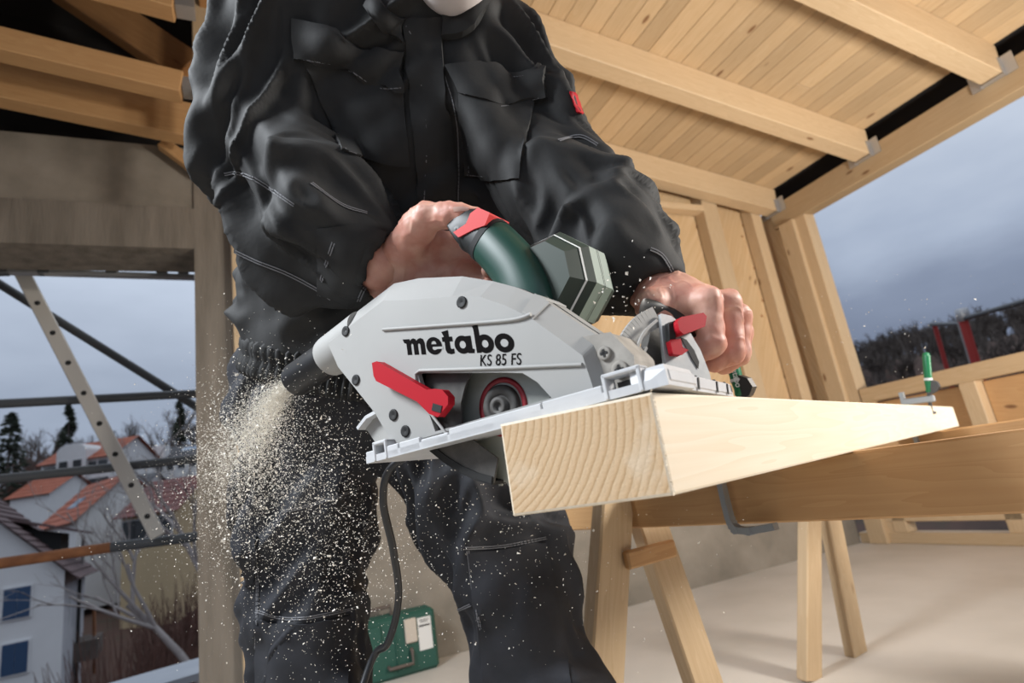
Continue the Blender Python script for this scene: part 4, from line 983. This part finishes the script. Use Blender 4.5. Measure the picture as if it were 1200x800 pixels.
def folds(V, N, segs):
    """cloth folds: ridged noise stretched around each limb; segs = (a, b, R, amp, freq, twist, seed)"""
    W = np.zeros(len(V)); D = np.zeros(len(V))
    for a, b, R, amp, fr, tw, seed in segs:
        a = np.array(a); b = np.array(b); ab = b-a; L = np.linalg.norm(ab); ax = ab/L; u = nrm(np.cross(ax, [.3,.2,.93])); w = np.cross(ax, u)
        d = V-a; t = d@ax; q = d-np.clip(t,0,L)[:,None]*ax; dist = np.linalg.norm(q, axis=1); cu, cw = (q@u)/R, (q@w)/R
        Q = np.stack([t*fr+tw*cu+.35*tw*cw, 1.05*cu, 1.05*cw], 1)
        Q = Q+.45*(np.stack([vnoise(Q*1.3+9, seed+5), vnoise(Q*1.3+19, seed+6), vnoise(Q*1.3+29, seed+7)], 1)-.5)
        rg = lambda n, s, p: np.clip(1-(np.sqrt((2*n-1)**2+.030)-.173)*s, 0, 1)**p
        r1 = rg(vnoise(Q, seed), 1.7, 2.0); r2 = rg(vnoise(Q*1.9+40, seed+1), 1.7, 1.5)
        n3 = vnoise(Q*.6+80, seed+2)
        pat = (r1*.85+r2*.62*(.3+n3))*(.35+1.0*n3)-.52
        amp = amp*(1-.8*np.clip((t/L-.72)/.28, 0, 1)) if seed in (12, 14) else amp
        wt = 1/(np.maximum(dist-R*.6, .01)**4); W += wt; D += wt*pat*amp
    k = D/W
    if FADE is not None: k = k*np.clip(((V-FADE[0])@FADE[1]-.012)/.05, .0, 1)
    return V+N*k[:,None]
def to_obj(name, V, F, m, parent=None, sub=0, **kw):
    me = bpy.data.meshes.new(name); inv = np.array((WM[parent] if parent else Matrix.Identity(4)).inverted())
    Vl = V@inv[:3,:3].T+inv[:3,3]; me.from_pydata(Vl.tolist(), [], F.tolist()); me.materials.append(M[m])
    me.polygons.foreach_set('use_smooth', [True]*len(F)); me.update()
    o = link(name, me, parent, WM[parent] if parent else None, **kw)
    if sub: md = o.modifiers.new('s','SUBSURF'); md.levels = md.render_levels = sub
    return o
A_ = lambda px, py, z: at(px, py, z)
cap = lambda k, a, b, ra, rb: (k, ('c', a, b, ra, rb))

# joints (pixel, distance)
rS, rE, rF, rW = A_(346,-6,.83), A_(317,188,.80), A_(372,256,.755), A_(446,312,.725)
lS, lE, lF, lW = A_(566,104,.87), A_(652,222,.77), A_(720,294,.70), A_(771,340,.675)
pR, pL = A_(352,440,.985), A_(505,455,.98)
ankR, ankL = np.array([.075,1.05,.10]), np.array([.40,.90,.10])
knR, knL = A_(364,705,.94), A_(606,690,.90)
person = empty('person', ((ankR[0]+ankL[0])/2, .98, 0), label='worker in dark work jacket and trousers leaning over and guiding the saw with both hands', cat='person')

# ---- jacket
J = [cap(0, A_(370,440,.99), A_(392,60,.87), .114, .113), cap(.06, A_(488,455,.98), A_(545,120,.885), .112, .112), cap(.06, A_(425,430,.975), A_(470,60,.86), .125, .120),
     cap(.06, rS, A_(480,-6,.85), .090, .085), cap(.05, A_(520,-12,.85), lS, .080, .090)]
hemp = [A_(272,404,.99), A_(400,441,.865), A_(560,458,.965)]; hn = nrm(np.cross(hemp[1]-hemp[0], hemp[2]-hemp[0])); hn = hn if hn[2] > 0 else -hn
torso_only = list(J)
J += [cap(.045, rS, rE, .088, .082), cap(.03, rE, rF, .080, .072), cap(.03, rF, A_(418,300,.735), .072, .060),
      cap(.045, lS, lE, .086, .070), cap(.03, lE, lF, .070, .060), cap(.03, lF, A_(760,328,.684), .062, .045)]
cutf = lambda P: np.maximum(np.maximum(-((P-hemp[0]-hn*.016)@hn), -(np.linalg.norm(P-A_(452,314,.724), axis=1)-.040)), -(np.linalg.norm(P-A_(780,366,.650), axis=1)-.046))
V, F = surface(J, .0045, cut=cutf); V = relax(V, F, 3); N = vnormals(V, F)
FADE = (hemp[0], hn)
V = folds(V, N, [(rS, rE, .085, .036, 8, 1.8, 11), (rE, A_(446,312,.73), .078, .046, 13, 2.4, 12), (lS, lE, .09, .028, 9, 1.8, 13), (lE, A_(775,343,.675), .07, .026, 14, 1.4, 14),
              (A_(425,430,.93), A_(470,40,.85), .17, .018, 8, 1.4, 15), (A_(360,440,.94), A_(430,470,.93), .12, .032, 14, 1.2, 16)])
V = relax(V, F, 2, .4); jacket = to_obj('jacket', V, F, 'work_cloth', person)
V_J, F_J = V, F
bvh_j = BVHTree.FromPolygons([Vector(v) for v in V], F.tolist())
# elastic hem band, gathered into ribs
hc_ = (pR+pL)/2+hn*0; hc_ = hc_-hn*((hc_-hemp[0])@hn); eu_ = nrm(np.cross(hn, [0,1,0])); ev_ = np.cross(hn, eu_)
na = 420; ang_ = np.linspace(0, 2*math.pi, na, endpoint=False); rr = np.linspace(.05, .36, 160); dirs = np.cos(ang_)[:,None]*eu_+np.sin(ang_)[:,None]*ev_
rad_ = []
for d in dirs:
    P = (hc_+rr[:,None]*d).astype(np.float32); f_ = field(torso_only, P); i = int(np.argmax(f_ > 0)); rad_.append(rr[i])
rad_ = np.array(rad_); rad_ = np.convolve(np.concatenate([rad_[-6:], rad_, rad_[:6]]), np.ones(13)/13, 'valid')
Vb = []; prof = [(-.030,.000),(-.030,.006),(-.022,.0095),(-.010,.0085),(-.001,.0055),(.002,.0055),(.011,.009),(.022,.0095),(.028,.004)]
for hh_, dr in prof:
    rib_ = np.clip(.0046*np.sin(ang_*74+2*np.sin(ang_*5)+hh_*40)+.002*np.sin(ang_*31), -.004, .005)*(1 if dr > .002 else 0)
    Vb.append(hc_+hn*hh_+dirs*(rad_+dr+rib_-.005)[:,None])
Vb = np.concatenate(Vb); Fb = np.array([(i*na+k, i*na+(k+1)%na, (i+1)*na+(k+1)%na, (i+1)*na+k) for i in range(len(prof)-1) for k in range(na)])
to_obj('elastic_hem', Vb, Fb, 'work_cloth', jacket)

# ---- trousers
FADE = None
T = [cap(0, A_(370,452,.99), A_(498,462,.985), .116, .116), cap(.05, A_(367,478,.99), knR, .114, .092), cap(.03, knR, ankR, .092, .085), cap(.05, A_(507,482,.98), knL, .112, .085), cap(.03, knL, ankL, .086, .085)]
cut_t = lambda P: np.maximum((P-(hemp[0]+hn*.03))@hn, .075-P[:,2])
V, F = surface(T, .005, cut=cut_t); V = relax(V, F, 3); N = vnormals(V, F)
V = folds(V, N, [(A_(366,478,.99), knR, .11, .032, 11, 1.4, 21), (knR, ankR, .09, .036, 13, 1.2, 22), (A_(507,482,.98), knL, .11, .032, 11, 1.4, 23), (knL, ankL, .09, .036, 13, 1.2, 24)])
V = relax(V, F, 2, .4); trousers = to_obj('trousers', V, F, 'work_cloth_blue', person)
bvh_t = BVHTree.FromPolygons([Vector(v) for v in V], F.tolist())

# ---- sewn on pieces: laid on the cloth surface with real thickness
def hit(bvh, px, py):
    d = Vector(ray(px, py)).normalized(); l, n, i, t = bvh.ray_cast(Vector(CO), d)
    return (l, n) if l is not None else (None, None)
def lerp_poly(P, n):
    P = [np.array(p, float) for p in P]; s = np.concatenate([[0], np.cumsum([np.linalg.norm(b-a) for a, b in zip(P[:-1], P[1:])])]); s /= s[-1]
    return [np.array([np.interp(t, s, [p[0] for p in P]), np.interp(t, s, [p[1] for p in P])]) for t in np.linspace(0, 1, n)]
PATCH = []
def patch(name, bvh, top, bot, m, parent, th=.0035, nu=26, nv=14, puff=.0, curve=True, smooth=3):
    a = lerp_poly(bez([(*p,0) for p in top], 6) if curve else top, nu); b = lerp_poly(bez([(*p,0) for p in bot], 6) if curve else bot, nu)
    G = np.zeros((nv, nu, 3)); NN = np.zeros((nv, nu, 3)); last = None
    for j in range(nv):
        for i in range(nu):
            p = a[i]+(b[i]-a[i])*j/(nv-1); l, n = hit(bvh, *p)
            if l is None: l, n = last if last else (Vector(at(*p,.8)), Vector((0,-1,0)))
            last = (l, n); G[j,i] = l; NN[j,i] = n
    for _ in range(smooth):
        H = G.copy(); H[1:-1,1:-1] = (G[:-2,1:-1]+G[2:,1:-1]+G[1:-1,:-2]+G[1:-1,2:]+2*G[1:-1,1:-1])/6; G = H
        K = NN.copy(); K[1:-1,1:-1] = (NN[:-2,1:-1]+NN[2:,1:-1]+NN[1:-1,:-2]+NN[1:-1,2:]+2*NN[1:-1,1:-1])/6; NN = K
    NN /= np.linalg.norm(NN, axis=2, keepdims=True)+1e-9
    jj, ii = np.meshgrid(np.linspace(0,1,nv), np.linspace(0,1,nu), indexing='ij'); pf = np.sin(np.pi*ii)*np.sin(np.pi*jj)*puff
    wob = (vnoise(G.reshape(-1,3)*38, 7).reshape(nv,nu)-.5)*.004*(puff > 0)
    T_ = G+NN*(th+pf+wob)[...,None]; B_ = G-NN*.004; q = MB(); n = nu*nv
    f = [(j*nu+i, j*nu+i+1, (j+1)*nu+i+1, (j+1)*nu+i) for j in range(nv-1) for i in range(nu-1)]
    rim = [i for i in range(nu)]+[j*nu+nu-1 for j in range(1,nv)]+[(nv-1)*nu+i for i in range(nu-2,-1,-1)]+[j*nu for j in range(nv-2,0,-1)]
    q.add(T_.reshape(-1,3), f, 0, True); k = len(rim); P = list(T_.reshape(-1,3)[rim])+list(B_.reshape(-1,3)[rim])
    q.add(P, [(i, (i+1)%k, k+(i+1)%k, k+i) for i in range(k)], 0, False)
    PATCH.append((T_.reshape(-1,3), np.array(f)))
    return q.build(name, m, parent)
def seam(bvh, pts, off=.0012, r=.0007, dash=.0045, gap=.0022, mb=None, both=0):
    """a run of stitches along a pixel path on the cloth"""
    mb = mb if mb is not None else MB(); path = []
    for p in bez([(*p,0) for p in pts], 14):
        l, n = hit(bvh, p[0], p[1])
        if l is not None and (not path or (l-path[-1][0]).length < .05): path.append((l, n))
    if len(path) < 3: return mb
    run = 0.0
    for (a, n), (b, _) in zip(path[:-1], path[1:]):
        L = (b-a).length
        if L < 1e-5: continue
        d = (b-a)/L; k = 0.0; sd_ = d.cross(n)
        while k < L:
            e = min(k+dash, L)
            for o_ in ((0,) if not both else (-both, both)):
                mb.bar(a+d*k+n*off+sd_*o_, a+d*e+n*off+sd_*o_, r*2, r*1.4, n)
            k += dash+gap
    return mb
jV, jF = V_J, F_J
fl1 = patch('pocket_flap', bvh_j, [(524,79),(569,76),(596,87),(637,79)], [(541,111),(565,121),(588,127),(642,116)], 'work_cloth', jacket, .009, puff=.006)
pk1 = patch('chest_pocket', bvh_j, [(539,104),(575,110),(628,110)], [(543,207),(575,211),(608,210)], 'work_cloth', jacket, .0045, puff=.008)
fl2 = patch('pocket_flap', bvh_j, [(342,24),(385,34),(430,58),(474,60)], [(344,71),(405,84),(440,105),(472,106)], 'work_cloth', jacket, .009, puff=.006)
pk2 = patch('chest_pocket', bvh_j, [(352,66),(400,76),(472,92)], [(400,176),(440,190),(480,196)], 'work_cloth', jacket, .0045, puff=.008)
plk = patch('placket', bvh_j, [(473,24),(494,24),(516,21)], [(496,300),(518,301),(541,302)], 'work_cloth', jacket, .006, nu=10, nv=44, puff=.0012, curve=False)
cf1 = patch('sleeve_patch', bvh_j, [(372,268),(420,262),(452,272)], [(372,345),(395,352),(412,362)], 'work_cloth', jacket, .002, nu=14, nv=18, curve=False)
lab = patch('sleeve_label', bvh_j, [(667,108),(674,110)], [(676,132),(683,134)], 'red_plastic', jacket, .003, nu=5, nv=8, curve=False)
patch('collar', bvh_j, [(516,20),(535,22),(552,8),(562,-8)], [(518,47),(540,45),(560,30),(574,0)], 'work_cloth', jacket, .010, nu=16, nv=8, puff=.006)
patch('collar', bvh_j, [(438,-6),(455,12),(474,21)], [(430,14),(448,36),(472,50)], 'work_cloth', jacket, .010, nu=12, nv=8, puff=.006)
pv, pf, po = [V_J], [np.asarray(F_J)], len(V_J)
for v_, f_ in PATCH: pv.append(v_); pf.append(f_+po); po += len(v_)
bvh_p = BVHTree.FromPolygons([Vector(v) for v in np.concatenate(pv)], np.concatenate(pf).tolist())
st = MB()
for pts in ([(526,82),(569,79),(596,90),(636,82)], [(541,108),(565,118),(588,124),(640,113)], [(546,118),(549,203)], [(546,205),(575,208),(606,207)],
            [(346,68),(405,81),(440,102),(470,103)], [(402,173),(440,187),(478,193)], [(476,30),(488,58),(496,120),(500,168),(497,234)], [(514,30),(516,69),(533,129),(537,180),(537,237)]):
    seam(bvh_p, pts, off=.0006, mb=st)
for pts in ([(263,205),(285,204),(315,220),(345,240)], [(262,288),(300,306),(335,320),(370,338),(388,350)], [(394,276),(386,300),(378,325),(374,346)], [(420,352),(436,318),(452,284),(470,268)],
            [(243,240),(252,262),(270,290)], [(655,165),(680,160),(700,170)], [(762,292),(776,300),(790,322)], [(365,215),(400,240),(430,250)]):
    seam(bvh_j, pts, off=.0012, mb=st, both=.0016)
st.build('stitching', 'thread_grey', jacket, kind='stuff')
st = MB()
for pts in ([(300,716),(340,725),(380,720),(415,712)], [(545,642),(590,640),(640,630)], [(548,645),(556,700),(568,760),(576,799)], [(535,715),(552,708)], [(330,600),(370,590),(420,572)], [(297,640),(302,690),(300,760)]):
    seam(bvh_t, pts, off=.0012, mb=st, both=.0014)
st.build('stitching', 'thread_grey', trousers, kind='stuff')
kp1 = patch('knee_pocket', bvh_t, [(548,648),(590,644),(640,636)], [(572,820),(620,824),(672,815)], 'work_cloth_blue', trousers, .0035, nu=16, nv=22, puff=.006)
kp2 = patch('knee_pocket', bvh_t, [(300,724),(345,732),(410,720)], [(300,850),(345,856),(405,850)], 'work_cloth_blue', trousers, .0035, nu=16, nv=18, puff=.006)
tp = patch('thigh_flap', bvh_t, [(284,620),(292,622),(302,628)], [(286,682),(292,684),(298,680)], 'work_cloth_blue', trousers, .006, nu=8, nv=14)
# collar standing round the neck
nb_ = A_(522,-14,.84); nu_ = nrm(A_(505,-160,.80)-nb_); q = MB(); e1_ = nrm(np.cross(nu_, [0,1,0])); e2_ = np.cross(nu_, e1_); n = 40; prof = [(.086,-.035),(.083,0),(.080,.03),(.078,.034),(.073,.033),(.074,0),(.075,-.03)]
Vc = [nb_+nu_*(hh_+.012*math.cos(2*math.pi*k/n))+(e1_*math.cos(2*math.pi*k/n)+e2_*math.sin(2*math.pi*k/n))*r*(1+.03*math.sin(5*k/n*6.28)) for r, hh_ in prof for k in range(n)]
q.add(Vc, [(i*n+k, i*n+(k+1)%n, (i+1)*n+(k+1)%n, (i+1)*n+k) for i in range(len(prof)-1) for k in range(n)], 0, True); q.build('collar', 'work_cloth', jacket)

# ---- body: head, neck, trunk and limbs, hands in fine detail, one object
chin = A_(531,2,.735); fw = nrm(np.array([.06,-.80,-.60])); side_ = nrm(np.cross(fw, [0,0,1])); uph = np.cross(side_, fw)
HR = np.array([side_, fw, uph]); hd = lambda x, y, z: chin+side_*x+fw*y+uph*z
HC = hd(0,-.085,.115)
head = [(0, ('e', hd(0,-.090,.145), (.074,.094,.090), HR)), (.04, ('e', hd(0,-.055,.075), (.060,.062,.072), HR)), (.03, ('e', hd(0,-.022,.018), (.036,.026,.022), HR)),
        cap(.012, hd(0,.005,.115), hd(0,.020,.082), .007, .011), (.008, ('e', hd(.010,.012,.078), (.008,.008,.006), HR)), (.008, ('e', hd(-.010,.012,.078), (.008,.008,.006), HR)),
        (.012, ('e', hd(0,.002,.045), (.023,.008,.005), HR)), (.012, ('e', hd(0,.0,.036), (.021,.009,.006), HR)),
        (.02, ('e', hd(0,-.004,.133), (.052,.014,.010), HR)), (.015, ('e', hd(.072,-.085,.105), (.010,.018,.030), HR)), (.015, ('e', hd(-.072,-.085,.105), (.010,.018,.030), HR)),
        (-.01, ('e', hd(.031,.008,.118), (.014,.014,.009), HR)), (-.01, ('e', hd(-.031,.008,.118), (.014,.014,.009), HR)), cap(.03, hd(0,-.095,.04), nb_-nu_*.04, .056, .062)]
V1, F1 = surface(head, .004); V1 = relax(V1, F1, 1)
trunk = [cap(0, A_(385,455,.99), A_(400,70,.88), .085, .085), cap(.05, A_(480,465,.98), A_(530,110,.90), .085, .085), cap(.05, rS, lS, .055, .06), cap(.04, nb_-nu_*.09, nb_, .07, .06),
         cap(.04, rS, rE, .050, .044), cap(.03, rE, rW, .044, .034), cap(.04, lS, lE, .050, .044), cap(.03, lE, lW, .044, .032),
         cap(.05, A_(370,470,.99), knR, .085, .058), cap(.03, knR, ankR, .058, .040), cap(.05, A_(500,475,.98), knL, .085, .058), cap(.03, knL, ankL, .058, .040)]
V2, F2_ = surface(trunk, .010)
rH = [cap(0, A_(405,300,0.760), A_(462,302,0.742), .034, .031), cap(.025, A_(425,330,0.755), A_(470,325,0.740), .028, .029), cap(.02, A_(462,302,0.742), A_(500,300,0.730), .031, .020), cap(.02, A_(470,327,0.738), A_(540,324,0.715), .028, .019),
      cap(.015, A_(540,324,0.715), A_(577,331,0.692), .018, .011),
      cap(.016, A_(474,292,0.710), A_(490,266,0.683), .025, .0195), cap(.010, A_(490,266,0.683), A_(500,255,0.670), .0195, .0175), cap(.008, A_(500,254,0.670), A_(527,252,0.654), .0165, .0138), cap(.006, A_(527,252,0.654), A_(541,251,0.647), .0145, .0118), cap(.005, A_(541,251,0.647), A_(556,250,0.641), .0118, .0082),
      (.010, ('e', A_(510,279,0.712), (.013,.011,.012), np.eye(3)))]
for i in range(4):
    y0 = 278+17*i; rH += [cap(.008, A_(505,y0+8,0.723), A_(548,y0+2,0.723), .0150-.001*i, .0128-.001*i), cap(.005, A_(548,y0+2,0.723), A_(577,y0+12,0.705), .0125-.001*i, .0115-.001*i), cap(.004, A_(577,y0+12,0.705), A_(572,y0+22,0.673), .0112-.001*i, .0092-.001*i)]
V3, F3 = surface(rH, .0016, pad=.012); V3 = relax(V3, F3, 2); N3 = vnormals(V3, F3)
V3 = V3+N3*((vnoise(V3*95, 3)-.5)*.0022+np.clip(1-np.abs(2*vnoise(V3*np.array([60,60,60]), 5)-1)*5, 0, 1)*.0008)[:,None]
lH = [cap(0, A_(742,322,0.687), A_(778,346,0.667), .032, .028), cap(.02, A_(778,348,0.667), A_(800,356,0.652), .028, .024), cap(.018, A_(786,352,0.662), A_(826,354,0.627), .024, .0155), cap(.016, A_(790,350,0.667), A_(850,357,0.644), .022, .0150), cap(.016, A_(790,352,0.677), A_(863,372,0.664), .022, .014), cap(.016, A_(790,362,0.682), A_(868,390,0.682), .022, .012),
      cap(.016, A_(800,385,0.657), A_(850,390,0.677), .020, .018)]
fing = [((829,353,0.622),(834,402,0.612),(812,415,0.622),(803,404,0.634),.0155,.0145,.0128,.0105), ((853,356,0.642),(858,412,0.632),(836,423,0.637),(824,412,0.650),.0148,.0138,.0122,.0100),
        ((866,371,0.664),(866,414,0.654),(848,426,0.660),(836,416,0.670),.0136,.0128,.0112,.0095), ((869,390,0.682),(868,416,0.674),(853,427,0.677),(843,420,0.684),.0118,.0108,.0098,.0085)]
for a, b, c, d, r0, r1, r2, r3 in fing:
    lH += [cap(.006, A_(*a), A_(*b), r0, r1), cap(.003, A_(*b), A_(*c), r1, r2), cap(.003, A_(*c), A_(*d), r2, r3)]
    kn_ = A_(a[0]-1, a[1]-3, a[2]-.004); lH.append((.008, ('e', kn_, (r0*.78,)*3, np.eye(3))))
lH += [cap(.014, A_(786,352,0.654), A_(764,358,0.634), .022, .0175), cap(.008, A_(764,358,0.634), A_(775,384,0.622), .0175, .0145), cap(.006, A_(775,384,0.622), A_(800,398,0.622), .014, .010)]
V4, F4 = surface(lH, .0015, pad=.012); V4 = relax(V4, F4, 2); N4 = vnormals(V4, F4)
V4 = V4+N4*((vnoise(V4*95, 8)-.5)*.0020+np.clip(1-np.abs(2*vnoise(V4*60, 9)-1)*5, 0, 1)*.0008)[:,None]
Vs, Fs, o_ = [], [], 0
for v, f in ((V1,F1),(V2,F2_),(V3,F3),(V4,F4)): Vs.append(v); Fs.append(f+o_); o_ += len(v)
body = to_obj('body', np.concatenate(Vs), np.concatenate(Fs), 'skin', person)
bvh_h = BVHTree.FromPolygons([Vector(v) for v in V3], F3.tolist())
patch('thumb_nail', bvh_h, [(531,243),(540,242),(549,243.5)], [(532,248),(541,247.5),(550,247.5)], 'nail', body, .0006, nu=8, nv=6, smooth=0)
# face pieces
for s in (-1, 1):
    MB().lathe(hd(.031*s,-.006,.118), fw, [(.0115*math.sin(a), -.0115*math.cos(a)) for a in np.linspace(0,math.pi,9)], 14, cap=False).build('eye', 'eye_white', body)
    MB().lathe(hd(.031*s,.0048,.116), fw, [(.005,0),(.004,.0012),(0,.0014)], 12).build('iris', 'iris', body)
hair = [(0, ('e', hd(0,-.095,.156), (.081,.098,.090), HR)), (-.01, ('e', hd(0,.02,.085), (.10,.080,.085), HR))]
V, F = surface(hair, .006); N = vnormals(V, F); V = V+N*((vnoise(V*60, 2)-.4)*.008)[:,None]; to_obj('hair', V, F, 'hair_brown', person)
mask_ = [(0, ('e', hd(0,-.014,.047), (.054,.052,.063), HR)), (-.006, ('e', hd(0,-.085,.06), (.10,.05,.10), HR))]
V, F = surface(mask_, .003); V = relax(V, F, 2); mk = to_obj('dust_mask', V, F, 'mask_white', person)
for ank, kn, nm in ((ankR, knR, 0), (ankL, knL, 1)):
    d = nrm(np.array([.15 if nm else -.10,-1,0])); toe = ank*np.array([1,1,0])+d*.17
    B = [cap(0, ank+np.array([0,0,.04]), ank*np.array([1,1,0])+np.array([0,0,.075]), .055, .052), cap(.03, ank*np.array([1,1,0])-d*.035+np.array([0,0,.045]), toe+np.array([0,0,.045]), .043, .046)]
    V, F = surface(B, .007, cut=lambda P: .004-P[:,2]); V = relax(V, F, 1); V[:,2] = np.maximum(V[:,2], .0); to_obj('boot', V, F, 'boot_leather', person)

# ================================================================ sawdust in the air, blown out of the outlet: uncountable chips
rn = np.random.default_rng(12)
tipw = Vector(smw @ Vector(c0+(c1_-c0).normalized()*.118)); tip = np.array(tipw)
def chips(name, P, size, parent_label, stretch=1.0):
    n = len(P); tet = np.array([(1,1,1),(1,-1,-1),(-1,1,-1),(-1,-1,1)], float)/1.7
    R = rn.normal(size=(n,3,3)); Q = np.linalg.qr(R)[0]; sc = size*np.exp(rn.normal(0,.45,n)); S = np.stack([sc*rn.uniform(.9,2.2,n)*stretch, sc, sc*rn.uniform(.35,.8,n)], 1)
    V = (np.einsum('nij,nkj->nki', Q, tet[None]*S[:,None,:])+P[:,None,:]).reshape(-1,3)
    F = (np.array([(0,1,2),(0,3,1),(0,2,3),(1,3,2)])[None]+4*np.arange(n)[:,None,None]).reshape(-1,3)
    me = bpy.data.meshes.new(name); me.from_pydata(V.tolist(), [], F.tolist()); me.materials.append(M['sawdust']); me.update()
    return link(name, me, None, None, parent_label, 'sawdust', None, 'stuff')
def jet(n, spread, tmax, pw=1.0):
    """chips leaving the outlet: out along the nozzle, then falling"""
    ax_ = nrm(np.array(smw.to_3x3() @ Vector(c1_-c0))); t = rn.uniform(0, 1, n)**pw*tmax; v = ax_+rn.normal(0, spread, (n,3))*np.array([1,1,1.2]); v /= np.linalg.norm(v, axis=1, keepdims=True)
    sp = rn.uniform(.5, 1.3, n)*1.6
    return tip+v*(sp*t)[:,None]+np.array([0,0,-4.9])*(t**2)[:,None]
def slab(n, cx, cy, sx_, sy_, z0, z1):
    px = rn.normal(cx, sx_, n); py = rn.normal(cy, sy_, n); z = rn.uniform(z0, z1, n)
    return np.array([at(a, b, c) for a, b, c in zip(px, py, z)])
D1 = np.concatenate([jet(16000, .13, .115, .85), jet(15000, .24, .15, .9)]); D2 = jet(3000, .30, .18, .9)
chips('sawdust_jet', np.concatenate([D1, D2]), .00044, 'pale jet of sawdust blowing out of the black outlet')
D3 = np.concatenate([slab(5200, 330, 545, 48, 60, .66, .80), slab(2600, 385, 640, 60, 70, .66, .80), slab(700, 470, 600, 110, 80, .62, .78), slab(450, 600, 640, 120, 70, .62, .80)])
chips('sawdust_cloud', D3, .00054, 'scattered pale sawdust falling in front of the trousers')
D4 = np.concatenate([slab(260, 262, 510, 11, 55, .70, .80), slab(90, 264, 600, 11, 45, .72, .80), slab(60, 740, 350, 22, 24, .50, .55), slab(90, 1040, 380, 60, 40, .9, 1.6)])
chips('sawdust_flecks', D4, .00080, 'larger single sawdust flecks drifting past the concrete column')
# dust lying on the beam edge and the floor round the sawhorse
